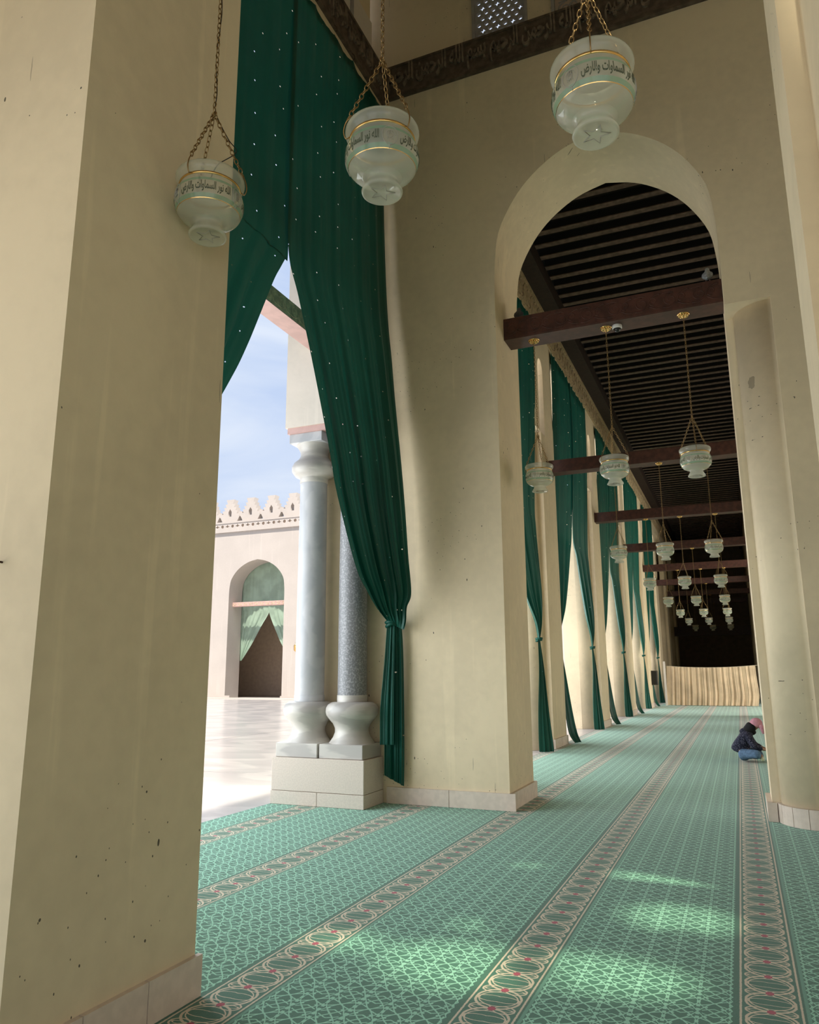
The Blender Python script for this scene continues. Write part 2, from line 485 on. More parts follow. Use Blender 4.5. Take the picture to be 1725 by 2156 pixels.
# ------------------------------------------------------------------ big structure
H = 15.0
def arch_curve(cx, hw, spring, apex, n=28, horse=0.0):
    """pointed arch from left foot to right foot, as (x, z)"""
    dx = [1.0, 0.998, 0.985, 0.94, 0.80, 0.64, 0.45, 0.25, 0.0]
    dz = [0.0, 0.16, 0.32, 0.50, 0.675, 0.80, 0.895, 0.96, 1.0]
    l = catmull([(-a * hw, spring + b * (apex - spring), 0) for a, b in zip(dx, dz)], n)
    left = [(cx + p.x, p.y) for p in l]
    return left + [(2 * cx - x, z) for x, z in left[-2::-1]]
def arch_wall(mb, c, x0, x1, y0, y1, ztop, axis='x'):
    """spandrel above an arch curve c (list of (x, z)) between x0 and x1, thickness y0..y1"""
    def P(x, y, z): return (x, y, z) if axis == 'x' else (y, x, z)
    n = len(c)
    pts = c
    vs = []
    for (x, z) in pts: vs += [P(x, y0, z), P(x, y1, z), P(x, y0, ztop), P(x, y1, ztop)]
    mb.add(vs, [(4 * i, 4 * i + 4, 4 * i + 6, 4 * i + 2) for i in range(n - 1)] + [(4 * i + 1, 4 * i + 3, 4 * i + 7, 4 * i + 5) for i in range(n - 1)] + [(4 * i + 2, 4 * i + 6, 4 * i + 7, 4 * i + 3) for i in range(n - 1)])
    vs2 = []
    for (x, z) in pts: vs2 += [P(x, y0, z), P(x, y1, z)]
    mb.add(vs2, [(2 * i, 2 * i + 1, 2 * i + 3, 2 * i + 2) for i in range(n - 1)], True)
    a, b = pts[0], pts[-1]
    def side(xa, xb, zb):
        if abs(xb - xa) < 1e-4: return
        v = [P(xa, y0, zb), P(xb, y0, zb), P(xb, y1, zb), P(xa, y1, zb), P(xa, y0, ztop), P(xb, y0, ztop), P(xb, y1, ztop), P(xa, y1, ztop)]
        mb.add(v, [(0, 3, 2, 1), (4, 5, 6, 7), (0, 1, 5, 4), (1, 2, 6, 5), (2, 3, 7, 6), (3, 0, 4, 7)])
    side(x0, a[0], a[1]); side(b[0], x1, b[1])

# courtyard ground and the carpet
fl = MB().box(-5.75, 9.0, -4.6, 62, -0.30, -0.014).obj('floor', M['limestone']); struct(fl)
cp = MB().add([], [])
for (x0, x1, y0, y1) in ((-5.745, 9.0, -4.2, 9.44), (-2.70, 9.0, 9.44, 10.66), (-3.93, 9.0, 10.66, 61.9)):
    cp.box(x0, x1, y0, y1, -0.013, -0.002)
tag(cp.obj('prayer_carpet', M['carpet']), 'green patterned wall-to-wall prayer carpet with cream bands and red dots', 'carpet')

cf = link('courtyard_floor', None); struct(cf)
xs = [-5.76, -12.5, -19.3, -26.1, -32.9, -39.7, -46.5, -53.3]; ys = [-12, -3.0, 4.15, 11.33, 18.45, 25.6, 32.7, 39.9, 46.2]
for i in range(len(xs) - 1):
    for j in range(len(ys) - 1):
        MB().box(xs[i + 1] + 0.012, xs[i] - 0.012, ys[j] + 0.012, ys[j + 1] - 0.012, -0.14, -0.016).obj('marble_slab', M['floor_marble'], cf)
for j, (y0, y1) in enumerate(((10.7, 18.45), (18.45, 25.6), (25.6, 32.7), (32.7, 39.9), (39.9, 46.0))):
    MB().box(-5.735, -3.945, y0 + 0.012, y1 - 0.012, -0.012, -0.002).obj('marble_slab', M['floor_marble'], cf)
MB().box(-60, -5.77, -14, 52, -0.35, -0.145).obj('bedding', M['limestone'], cf)
struct(MB().box(9.21, 30, -14, 62, -0.35, -0.05).obj('outer_court', M['floor_marble']))
struct(MB().box(-5.76, 9.2, -30, -4.62, -0.35, -0.05).obj('rear_bounce_ground', M['floor_marble']))  # unseen bright ground added to bounce light in from behind

# pier on the left (A)
wl = MB().box(-5.9, -2.77, 2.41, 3.60, 0, H).obj('wall_left', M['plaster']); struct(wl)
tiles(wl, 'stone_tile', M['plinth'], (-2.77, 2.41), (-2.77, 3.63), (1, 0), 0, 0.20, 0.03, 3)
tiles(wl, 'stone_tile', M['plinth'], (-5.9, 2.41), (-2.74, 2.41), (0, -1), 0, 0.20, 0.03, 5)

# cross wall with the pointed arch
ARCH = arch_curve(-1.245, 1.455, 6.6, 8.9)
wb = MB()
wb.box(-5.58, -2.70, 9.44, 10.62, 0, 6.6)
arc = [(0.72 + 0.42 * math.cos(PI + a), 9.92 + 0.42 * math.sin(PI + a)) for a in [PI / 2 * i / 14 for i in range(15)]]
plan = [(0.21, 10.62), (0.21, 9.93), (0.285, 9.92)] + arc + [(0.72, 9.44), (9.0, 9.44), (9.0, 10.62)]
wb.prism(plan, 0, 6.05, set(range(3, 17)))
wb.box(0.21, 9.0, 9.44, 10.62, 6.05, 6.6)
arch_wall(wb, ARCH, -5.58, 9.0, 9.44, 10.62, 10.95)
# clerestory wall above, with window openings
cw0, cw1 = 9.62, 9.90
wins = [(-2.975, -2.105, 11.06, 13.2), (-1.74, -0.90, 11.06, 13.2), (-0.5, 0.36, 11.06, 13.2)]
xx = -5.9
for (a, b_, z0, z1) in wins:
    wb.box(xx, a, cw0, cw1, 10.95, H); wb.box(a, b_, cw0, cw1, z1, H); wb.box(a, b_, cw0, cw1, 10.95, z0); xx = b_
wb.box(xx, 9.0, cw0, cw1, 10.95, H)
wb = wb.obj('wall_back', M['plaster']); struct(wb)
tiles(wb, 'stone_tile', M['plinth'], (-4.34, 9.44), (-2.62, 9.44), (0, -1), 0, 0.20, 0.03, 2)
tiles(wb, 'stone_tile', M['plinth'], (-2.70, 9.41), (-2.70, 10.66), (1, 0), 0, 0.20, 0.04, 1)
# curved skirting stones of the nook column
def ring_tile(parent, poly_in, poly_out, z1):
    n = len(poly_in); mb = MB()
    mb.prism(poly_in + poly_out[::-1], 0, z1); mb.obj('stone_tile', M['plinth'], parent)
def offs(a, r): return (0.72 + r * math.cos(PI + a), 9.92 + r * math.sin(PI + a))
for k in range(4):
    aa = [PI / 2 * (k + 0.015 + 0.97 * i / 4) / 4 for i in range(5)]
    ring_tile(wb, [offs(a, 0.422) for a in aa], [offs(a, 0.462) for a in aa], 0.20)
MB().box(0.155, 0.21, 9.88, 10.62, 0, 0.2).obj('stone_tile', M['plinth'], wb)
MB().box(0.157, 0.256, 9.84, 9.878, 0, 0.2).obj('stone_tile', M['plinth'], wb)
tiles(wb, 'stone_tile', M['plinth'], (0.73, 9.44), (6.0, 9.44), (0, -1), 0, 0.20, 0.03, 9)

# near right pier: stepped edge
wr = MB().prism([(0.39, 3.60), (0.39, 3.20), (0.478, 3.20), (0.478, 2.9), (0.53, 2.41), (2.4, 2.41), (2.4, 3.60)], 0, H).obj('wall_right', M['plaster']); struct(wr)
# transverse arch over the camera and the walls of the high bay
ct = MB()
arch_wall(ct, arch_curve(-1.19, 1.57, 6.6, 8.9), -2.76, 0.38, 2.43, 3.58, H)
struct(ct.obj('trim_1', M['plaster']))

# ---- courtyard arcade of the high bay: block above the columns, springing into an arch
ar = MB()
AR = arch_curve(6.2425, 2.6325, 7.2, 11.6)
arch_wall(ar, AR, 3.62, 9.42, -5.69, -4.62, 12.0, axis='y')
ar.box(-5.69, -4.62, 8.875, 9.42, 5.07, 7.2)
ar.box(-5.70, -4.62, 3.605, 3.64, 5.07, 7.2)
ar.box(-5.70, -4.62, 3.605, 3.64, 0.0, 5.07)
struct(ar.obj('wall_courtyard', M['plaster_out']))
up = MB().box(-4.615, -4.42, 3.61, 9.43, 10.12, 10.95)
up.box(-4.9, -4.66, 3.61, 7.1, 11.0, H); up.box(-4.9, -4.66, 8.75, 9.43, 11.0, H); up.box(-4.9, -4.66, 7.1, 8.75, 13.4, H)
up.box(-4.96, -4.90, 7.1, 8.75, 11.0, 13.4)
up.box(-4.615, -4.42, 3.61, 9.43, 10.951, 11.0)
struct(up.obj('trim_2', M['plaster']))
# roof of the high bay, with added holes placed to throw sun patches
def circ(x, y, r, n=20, sq=1.0, a0=0.0): return [(x + r * math.cos(2 * PI * i / n + a0), y + r * sq * math.sin(2 * PI * i / n + a0)) for i in range(n)]
spots = [(-0.72, 6.95, 0.40, 0.9), (-0.52, 5.90, 0.36, 0.95), (-1.62, 4.55, 0.52, 0.75), (-0.85, 4.72, 0.50, 0.6), (-2.45, 4.65, 0.30, 0.6), (-0.62, 7.50, 0.24, 0.5), (-1.85, 7.0, 0.13, 0.9), (-1.78, 5.25, 0.15, 0.6), (-1.85, 6.45, 0.12, 0.8), (0.75, 5.6, 0.4, 0.8)]
hz = H + 0.1
holes = [circ(x + SUN.x / SUN.z * hz, y + SUN.y / SUN.z * hz, r, 22, sq) for x, y, r, sq in spots]
rf = curve_plate('ceiling', [(-6, -4.6), (9.4, -4.6), (9.4, 9.9), (-6, 9.9)], holes, 0.05, M['plaster'], None, Matrix.Translation((0, 0, hz)))
struct(rf)
gp = bpy.data.materials.new('sun_dimming_filter'); gp.use_nodes = True  # tinted filter added over the roof holes to weaken the sun patches
_t = gp.node_tree; _t.nodes.clear()
_a = _t.nodes.new('ShaderNodeBsdfTransparent'); _a.inputs[0].default_value = (0.75, 0.75, 0.70, 1)
_o = _t.nodes.new('ShaderNodeOutputMaterial'); _t.links.new(_a.outputs[0], _o.inputs[0])
for hpoly in holes:
    hx = sum(p[0] for p in hpoly) / len(hpoly); hy = sum(p[1] for p in hpoly) / len(hpoly)
    MB().prism([(hx + (x - hx) * 1.1, hy + (y - hy) * 1.1) for x, y in hpoly], hz + 0.026, hz + 0.030).obj('pane', gp, rf)
# hall behind the viewer: left and rear arches shaped for the light, right solid
ba = MB()
arch_wall(ba, [(y, z) for y, z in arch_curve(-0.8, 3.0, 3.6, 5.8)], -4.2, 2.40, -5.9, -4.42, H, axis='y')
ba.box(-5.9, -4.42, -4.2, -3.8, 0, 3.6)
struct(ba.obj('wall_arcade', M['plaster']))
rw = MB()
for xc_ in (-2.3, 2.6, 7.0):
    arch_wall(rw, arch_curve(xc_, 2.05, 3.6, 5.6), {-2.3: -5.9, 2.6: 0.2, 7.0: 4.8}[xc_], {-2.3: 0.2, 2.6: 4.8, 7.0: 9.4}[xc_], -4.6, -4.25, H)
for xa_, xb_ in ((-5.9, -4.35), (-0.25, 0.55), (4.65, 4.95), (9.05, 9.4)): rw.box(xa_, xb_, -4.6, -4.25, 0, 3.6)
struct(rw.obj('wall_rear', M['plaster']))
struct(MB().box(9.02, 9.4, -4.2, 10.6, 0, H).obj('wall_hall', M['plaster']))

# ---- the long aisle
PER = 6.64
piersY = [17.05 + PER * k for k in range(7)]       # front edge of the face of each pier
xw = -3.85
def pier_plan(y):
    n = 8
    q = [(xw, y + 1.35), (xw, y), (xw - 0.13, y)]
    q += [(-4.40 + 0.40 * math.cos(a), y - 0.10 + 0.40 * math.sin(a) - 0.03) for a in [0.25 - (PI / 2 + 0.2) * i / n for i in range(n + 1)]]
    q += [(-4.8, y - 0.55), (-4.8, y + 1.9)]
    q += [(-4.40 + 0.40 * math.cos(a), y + 1.48 + 0.40 * math.sin(a)) for a in [PI / 2 - (PI / 2 - 0.1) * i / n for i in range(n + 1)]]
    q += [(xw - 0.13, y + 1.35)]
    return q
for k, y in enumerate(piersY):
    w = MB()
    w.prism(pier_plan(y), 0, 7.2, set(range(2, 11)) | set(range(13, 22)))
    # upper storey of the pier with its slit window
    s0, s1 = y - 0.10, y + 0.42
    w.box(-4.12, xw, y - 0.55, s0, 7.2, 9.46); w.box(-4.12, xw, s1, y + 1.35, 7.2, 9.46)
    w.box(-4.12, xw - 0.14, y + 1.35, y + 1.9, 7.2, 9.46)
    arch_wall(w, [(s0, 8.8)] + [((s0 + s1) / 2 - 0.26 * math.cos(a), 8.8 + 0.30 * math.sin(a)) for a in [PI * i / 12 for i in range(1, 12)]] + [(s1, 8.8)], s0, s1, -4.12, xw, 9.46, axis='y')
    o = w.obj('pier', M['plaster']); struct(o)
    o.name = 'pier'
    tiles(o, 'stone_tile', M['plinth'], (xw, y - 0.02), (xw, y + 1.36), (1, 0), 0, 0.20, 0.035, 2)
    tiles(o, 'stone_tile', M['plinth'], (xw - 0.13, y), (xw, y), (0, -1), 0, 0.20, 0.02, 1)
# wall band above the openings, and blind infill beyond the end of the courtyard
w = MB().box(-5.3, xw, 10.63, 62, 9.461, 10.60)
w.box(-5.58, -4.6, 10.63, 11.0, 0, 9.46)
w.box(-5.2, -4.95, 44.8, 62, 0, 9.46)
struct(w.obj('wall_aisle', M['plaster']))
fz = MB().box(xw, xw + 0.05, 10.63, 62, 9.86, 9.90); fz.box(xw, xw + 0.05, 10.63, 62, 10.52, 10.60); fz.box(xw, xw + 0.02, 10.63, 62, 9.90, 10.52)
fzo = fz.obj('trim_3', M['frieze_tan']); struct(fzo)
# dark girder, joists and boards
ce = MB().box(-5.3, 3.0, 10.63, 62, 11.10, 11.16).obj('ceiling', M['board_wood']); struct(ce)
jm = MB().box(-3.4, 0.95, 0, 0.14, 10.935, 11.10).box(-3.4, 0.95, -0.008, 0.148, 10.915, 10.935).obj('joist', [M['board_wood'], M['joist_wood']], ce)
for i_ in range(6, 12): jm.data.polygons[i_].material_index = 1  # underside strip lighter, sides near black: light and shade in the colour
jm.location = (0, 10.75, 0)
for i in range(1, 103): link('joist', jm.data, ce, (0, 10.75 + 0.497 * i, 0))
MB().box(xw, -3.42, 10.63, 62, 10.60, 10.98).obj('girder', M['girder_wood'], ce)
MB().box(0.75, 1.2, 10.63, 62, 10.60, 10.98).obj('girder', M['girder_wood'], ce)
# right hand arcade of the aisle (mostly hidden) and the far wall
w = MB()
w.box(0.95, 2.2, 10.63, 62, 7.6, 10.60)
for k in (0, 1, 2, 4, 5, 6): w.box(0.95, 2.2, piersY[k] - 0.4, piersY[k] + 1.75, 0, 7.6)
struct(w.obj('wall_arcade', M['plaster']))
struct(MB().box(-5.3, 9.0, 62, 62.4, 0, 11.1).obj('wall_end', M['end_paint']))
struct(MB().box(-3.8, 0.9, 54.0, 54.3, 3.9, 4.5).obj('trim_6', M['girder_wood']))
struct(MB().box(2.3, 8.85, 41.0, 41.3, 0, 10.9).obj('wall_light_block', M['plaster']))  # unseen wall added to keep light off the far end of the aisle
wh_ = MB()
for k in range(4):
    y = 12.0 + 7.1 * k
    if k in (0, 2):
        wh_.box(8.9, 9.2, y - 1.37, y + 5.7, 0, 6.4); wh_.box(8.9, 9.2, y - 1.37, y + 5.7, 6.41, 11.1); continue
    wh_.box(8.9, 9.2, y - 1.37, y + 0.6, 0, 6.4)
    arch_wall(wh_, [(p, z) for p, z in arch_curve(y + 3.15, 2.55, 4.6, 6.4, 10)], y + 0.6, y + 5.7, 8.9, 9.2, 6.4, axis='y')  # unseen openings added to let light into the aisle
    wh_.box(8.9, 9.2, y - 1.37, y + 5.7, 6.41, 11.1)
wh_.box(8.9, 9.2, 39.0, 61.95, 0, 11.1)
struct(wh_.obj('wall_hall', M['plaster']))
struct(MB().box(2.25, 8.85, 10.63, 61.9, 11.0, 11.09).obj('ceiling', M['board_wood']))

# ------------------------------------------------------------------ lettering (joined Arabic forms, laid out right to left)
DUAL = {'ب': 0xFE8F, 'ت': 0xFE95, 'ح': 0xFEA1, 'س': 0xFEB1, 'ص': 0xFEB9, 'ض': 0xFEBD, 'ع': 0xFEC9, 'ق': 0xFED5, 'ك': 0xFED9, 'ل': 0xFEDD, 'م': 0xFEE1, 'ن': 0xFEE5, 'ه': 0xFEE9, 'ي': 0xFEF1}
RIGHT = {'ا': 0xFE8D, 'د': 0xFEA9, 'ر': 0xFEAD, 'و': 0xFEED}
def shape(s):
    out = []
    for i, ch in enumerate(s):
        pv = i > 0 and s[i - 1] in DUAL
        nx = i + 1 < len(s) and (s[i + 1] in DUAL or s[i + 1] in RIGHT)
        if ch in DUAL: out.append(chr(DUAL[ch] + (3 if pv and nx else 1 if pv else 2 if nx else 0)))
        elif ch in RIGHT: out.append(chr(RIGHT[ch] + (1 if pv else 0)))
        else: out.append(ch)
    return ''.join(out[::-1])
VERSE = shape('بسم الله الرحمن الرحيم')
LIGHT = shape('الله نور السماوات والارض')
def fitted(s, w, h, depth, bold=0.012):
    me = text_mesh(s, 0.5, bold)
    xs_ = [v.co.x for v in me.vertices]; ys_ = [v.co.y for v in me.vertices]
    x0, x1, y0, y1 = min(xs_), max(xs_), min(ys_), max(ys_)
    for v in me.vertices: v.co = ((v.co.x - x0) / (x1 - x0) * w, (v.co.y - y0) / (y1 - y0) * h, (v.co.z + 0.5) * depth)
    return me
def spiral(r0, turns, flip=1, n=26, a0=0.0):
    return [((r0 * (1 - 0.88 * k / n)) * math.cos(a0 + flip * 2 * PI * turns * k / n), (r0 * (1 - 0.88 * k / n)) * math.sin(a0 + flip * 2 * PI * turns * k / n), 0) for k in range(n + 1)]
def scroll_mesh(name, w, h, r, mats, n=5):
    """one arabesque unit: two opposed spirals, a stem and a leaf"""
    mb = MB()
    def flat(pts, rr): 
        k = len(mb.v); mb.tube(pts, rr, n)
        for i in range(k, len(mb.v)): x, y, z = mb.v[i]; mb.v[i] = (x, y, z * 0.8)
    R = h * 0.36
    flat([(w * 0.30 + x, h * 0.50 + y, 0) for x, y, z in spiral(R, 1.7, 1, 26, PI * 0.5)], [r * (1 - 0.02 * i) for i in range(27)])
    flat([(w * 0.74 + x * 0.72, h * 0.56 + y * 0.72, 0) for x, y, z in spiral(R, 1.4, -1, 22, PI * 1.5)], [r * (1 - 0.02 * i) for i in range(23)])
    flat(catmull([(0, h * 0.1, 0), (w * 0.25, h * 0.08, 0), (w * 0.55, h * 0.3, 0), (w * 0.62, h * 0.7, 0), (w * 0.9, h * 0.93, 0), (w * 1.0, h * 0.9, 0)], 12), r)
    flat(catmull([(w * 0.55, h * 0.3, 0), (w * 0.8, h * 0.12, 0), (w * 1.0, h * 0.1, 0)], 6), r * 0.9)
    flat(catmull([(0, h * 0.9, 0), (w * 0.2, h * 0.95, 0), (w * 0.42, h * 0.88, 0)], 6), r * 0.9)
    return mb.mesh(name, mats)

# frieze of the high bay: dark band with raised lettering on two walls
f1 = MB().box(-4.40, 9.0, 9.40, 9.44, 10.43, 11.02); f1.box(-4.40, 9.0, 9.375, 9.40, 10.43, 10.48); f1.box(-4.40, 9.0, 9.385, 9.40, 10.98, 11.02)
f1 = f1.obj('trim_4', M['frieze_dark']); struct(f1)
vm = fitted(VERSE, 1.62, 0.48, 0.035, 0.032); vm.materials.clear(); vm.materials.append(M['frieze_letter'])
for i in range(7):
    link('inscription', vm, f1).matrix_world = basis((-4.32 + 1.68 * i, 9.40, 10.52), (1, 0, 0), (0, 0, 1), (0, -1, 0))
f2 = MB().box(-4.42, -4.385, 3.61, 9.44, 10.36, 11.0); f2.box(-4.385, -4.365, 3.61, 9.40, 10.36, 10.41); f2.box(-4.385, -4.365, 3.61, 9.40, 10.95, 11.0)
f2 = f2.obj('trim_5', M['frieze_dark']); struct(f2)
for i in range(3):
    link('inscription', vm, f2).matrix_world = basis((-4.385, 4.30 + 1.68 * i, 10.45), (0, 1, 0), (0, 0, 1), (1, 0, 0))
sm = scroll_mesh('scroll', 0.62, 0.60, 0.022, M['frieze_tan'], 4)
for i in range(60):
    link('carved_scroll', sm, fzo).matrix_world = basis((xw + 0.02, 10.8 + 0.66 * i, 9.91), (0, 1, 0), (0, 0, 1), (1, 0, 0))
# clerestory windows: star lattice with daylight behind, blind arabesque grilles
def hexa(x, y, r): return circ(x, y, r, 6, 1, PI / 6)
def star6(x, y, r): return [(x + (r if i % 2 == 0 else r * 0.52) * math.cos(PI / 6 * i + PI / 2), y + (r if i % 2 == 0 else r * 0.52) * math.sin(PI / 6 * i + PI / 2)) for i in range(12)]
def frame_of(parent, x0, x1, z0, z1, y0, y1, w=0.045):
    mb = MB().box(x0, x0 + w, y0, y1, z0, z1).box(x1 - w, x1, y0, y1, z0, z1).box(x0 + w, x1 - w, y0, y1, z0, z0 + w).box(x0 + w, x1 - w, y0, y1, z1 - w, z1)
    return mb.obj('frame', M['grille'], parent)
gw = scroll_mesh('grille_scroll', 0.30, 0.30, 0.013, M['grille'], 4)
for k, (a, b_, z0, z1) in enumerate(wins):
    wn = link('window_%d' % (k + 1), None); struct(wn)
    frame_of(wn, a, b_, z0, z1, 9.58, 9.70)
    W_, H_ = b_ - a - 0.09, z1 - z0 - 0.09
    if k == 0:
        hs = []
        d = 0.118
        for j in range(24):
            for i in range(-1, 10):
                x = i * d + (j % 2) * d / 2; y = 0.05 + j * d * 0.866
                if not (0.055 < x < W_ - 0.055 and y < H_ - 0.06): continue
                hs.append(star6(x, y, 0.062) if (j % 2 == 0 and (i + j // 2) % 2 == 0) else hexa(x, y, 0.040))
        curve_plate('lattice', [(0, 0), (W_, 0), (W_, H_), (0, H_)], hs, 0.05, M['grille'], wn, basis((a + 0.045, 9.655, z0 + 0.045), (1, 0, 0), (0, 0, 1), (0, -1, 0)))
    else:
        MB().box(a + 0.045, b_ - 0.045, 9.67, 9.70, z0 + 0.045, z1 - 0.045).obj('panel', M['court_dark'], wn)
        for j in range(6):
            for i in range(2):
                link('carved_scroll', gw, wn).matrix_world = basis((a + 0.10 + 0.33 * i, 9.665, z0 + 0.08 + 0.33 * j), (1, 0, 0), (0, 0, 1), (0, -1, 0))
wn = link('window_4', None); struct(wn)
mb = MB()
for (y0, y1) in ((7.1, 7.15), (8.66, 8.75)): mb.box(-4.66, -4.60, y0, y1, 11.01, 13.4)
mb.box(-4.66, -4.60, 7.15, 8.66, 13.3, 13.4)
mb.obj('frame', M['grille'], wn)
MB().box(-4.70, -4.665, 7.15, 8.66, 11.01, 13.3).obj('panel', M['frieze_dark'], wn)
gd = scroll_mesh('panel_scroll', 0.46, 0.46, 0.020, M['frieze_letter'], 4)
for j in range(4):
    for i in range(3):
        link('carved_scroll', gd, wn).matrix_world = basis((-4.66, 7.18 + 0.49 * i, 11.06 + 0.5 * j), (0, 1, 0), (0, 0, 1), (1, 0, 0))

# ------------------------------------------------------------------ paired columns on the stone pedestal
pd = empty('column_pedestal', (-5.06, 9.15, 0), 'speckled limestone block pedestal under the two marble columns', 'pedestal')
def pbox(parent, name, m, x0, x1, y0, y1, z0, z1, w=0.006):
    cx, cy, cz = parent.location
    return bevel(MB().box(x0 - cx, x1 - cx, y0 - cy, y1 - cy, z0 - cz, z1 - cz).obj(name, m, parent), w)
pbox(pd, 'block', M['limestone'], -5.73, -4.39, 8.85, 9.42, 0.168, 0.575)
pbox(pd, 'stone_tile', M['limestone'], -5.735, -5.052, 8.845, 9.42, 0.0, 0.164, 0.003)
pbox(pd, 'stone_tile', M['limestone'], -5.047, -4.388, 8.845, 9.42, 0.0, 0.164, 0.003)
BASE = [(0.30, 0.752), (0.285, 0.775), (0.245, 0.83), (0.222, 0.89), (0.222, 0.94), (0.25, 1.00), (0.30, 1.055), (0.337, 1.105), (0.348, 1.15), (0.342, 1.20), (0.318, 1.24), (0.27, 1.268), (0.215, 1.275)]
CAP = [(0.20, 4.36), (0.205, 4.37), (0.27, 4.40), (0.315, 4.46), (0.318, 4.52), (0.29, 4.58), (0.230, 4.63), (0.196, 4.69), (0.200, 4.75), (0.225, 4.80), (0.265, 4.855)]
def column(x, shaft_mat, label, r, collar_mat):
    c = empty('column', (x, 9.19, 0.575), label, 'column', 'paired marble columns')
    z = 0.575
    bevel(MB().box(-0.312, 0.312, -0.31, 0.225, 0.002, 0.755 - z).obj('plinth', M['base_marble'], c), 0.008)
    MB().lathe([(a, b - z) for a, b in BASE], n=48).obj('base', M['base_marble'], c)
    MB().lathe([(r, 1.27 - z), (r, 1.355 - z), (r - 0.004, 1.36 - z)], n=48).obj('collar', collar_mat, c)
    MB().lathe([(r - 0.006, 1.355 - z), (r - 0.008, 2.8 - z), (r - 0.014, 4.29 - z)], n=48).obj('shaft', shaft_mat, c)
    MB().lathe([(r - 0.012, 4.285 - z), (r - 0.006, 4.29 - z), (r - 0.006, 4.37 - z)], n=48).obj('collar', M['base_marble'], c)
    cp_ = MB().lathe([(a, b - z) for a, b in CAP], n=48).obj('capital', M['base_marble'], c)
    bevel(MB().box(-0.265, 0.265, -0.265, 0.225, 4.85 - z, 4.985 - z).obj('abacus', M['white_marble'], cp_), 0.006)
    return c
column(-5.385, M['white_marble'], 'pale grey-white marble column, the left of the pair on the pedestal', 0.205, M['white_marble'])
column(-4.735, M['granite'], 'dark speckled granite column beside the hanging green curtain', 0.20, M['base_marble'])
im = MB().box(-5.665, -4.50, 8.895, 9.41, 4.985, 5.068).obj('impost_slab', M['pink_wood'])
tag(im, 'pink painted wooden slab between the column capitals and the arch', 'slab')

def tie_beam(label, x0, x1, y0, y1, z0, z1, side_mat, under_mat, carve=None, group=None, axis='x'):
    b = empty('tie_beam', ((x0 + x1) / 2, (y0 + y1) / 2, z0), label, 'beam', group)
    cx, cy, cz = b.location
    bevel(MB().box(x0 - cx, x1 - cx, y0 - cy, y1 - cy, 0.012, z1 - z0).obj('timber', side_mat, b), 0.004)
    MB().box(x0 - cx, x1 - cx, y0 - cy + 0.004, y1 - cy - 0.004, 0.0, 0.012).obj('soffit_board', under_mat, b)
    if carve:
        me, w = carve
        L = (x1 - x0) if axis == 'x' else (y1 - y0)
        n = int(L / w); g = (L - n * w) / 2
        for i in range(n):
            o = link('carved_scroll', me, b)
            if axis == 'x': o.matrix_local = basis((x0 - cx + g + i * w, y0 - cy, 0.035), (1, 0, 0), (0, 0, 1), (0, -1, 0))
            else: o.matrix_local = basis((x1 - cx, y0 - cy + g + i * w, 0.035), (0, 1, 0), (0, 0, 1), (1, 0, 0))
    return b
c1 = scroll_mesh('carving', 0.30, 0.20, 0.009, M['carved_wood'])
tie_beam('carved brown beam with pink underside seen through the parted curtain', -5.28, -5.0, 3.66, 8.90, 6.17, 6.42, M['carved_wood'], M['pink_wood'], (c1, 0.315), None, 'y')
c2 = scroll_mesh('beam_carving', 0.33, 0.25, 0.009, M['brown_wood'])
tie_beam('carved dark red beam spanning the big pointed arch', -2.697, 0.207, 9.84, 10.22, 6.28, 6.60, M['brown_wood'], M['brown_wood'], (c2, 0.36))
tie_beam('dark beam overhead from which the three near lamps hang', -2.765, 0.385, 2.97, 3.35, 6.28, 6.60, M['brown_wood'], M['brown_wood'])
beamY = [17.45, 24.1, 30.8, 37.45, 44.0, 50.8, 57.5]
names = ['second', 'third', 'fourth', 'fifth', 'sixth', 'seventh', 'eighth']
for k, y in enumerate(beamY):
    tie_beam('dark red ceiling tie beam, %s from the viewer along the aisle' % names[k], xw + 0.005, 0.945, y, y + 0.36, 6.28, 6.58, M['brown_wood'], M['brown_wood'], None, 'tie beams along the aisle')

# ------------------------------------------------------------------ lamps
PROF = [(0.104, 0.086), (0.128, 0.096), (0.153, 0.112), (0.173, 0.135), (0.186, 0.163), (0.192, 0.195), (0.190, 0.228), (0.182, 0.258), (0.172, 0.283), (0.168, 0.296), (0.174, 0.308), (0.186, 0.320), (0.193, 0.336), (0.194, 0.352), (0.188, 0.366), (0.178, 0.372), (0.170, 0.369)]
def prof_r(z):
    for (r0, z0), (r1, z1) in zip(PROF, PROF[1:]):
        if z0 <= z <= z1: return r0 + (r1 - r0) * (z - z0) / max(z1 - z0, 1e-6)
    return PROF[-1][0]
def chain_mesh(p0, p1, pitch=0.030, r=0.0032, lw=0.011):
    p0, p1 = Vector(p0), Vector(p1); d = p1 - p0; n = max(1, int(d.length / pitch)); d.normalize()
    a = Vector((1, 0, 0)) if abs(d.x) < 0.8 else Vector((0, 1, 0))
    x = (a - d * a.dot(d)).normalized(); y = d.cross(x)
    L = (p1 - p0).length / n
    mb = MB()
    for i in range(n):
        c = p0 + d * (L * (i + 0.5)); s = x if i % 2 else y
        h = L * 0.62
        mb.tube([c + s * (lw * math.cos(t)) + d * (h * math.sin(t)) for t in [2 * PI * k / 8 for k in range(8)]], r, 4, True)
    return mb
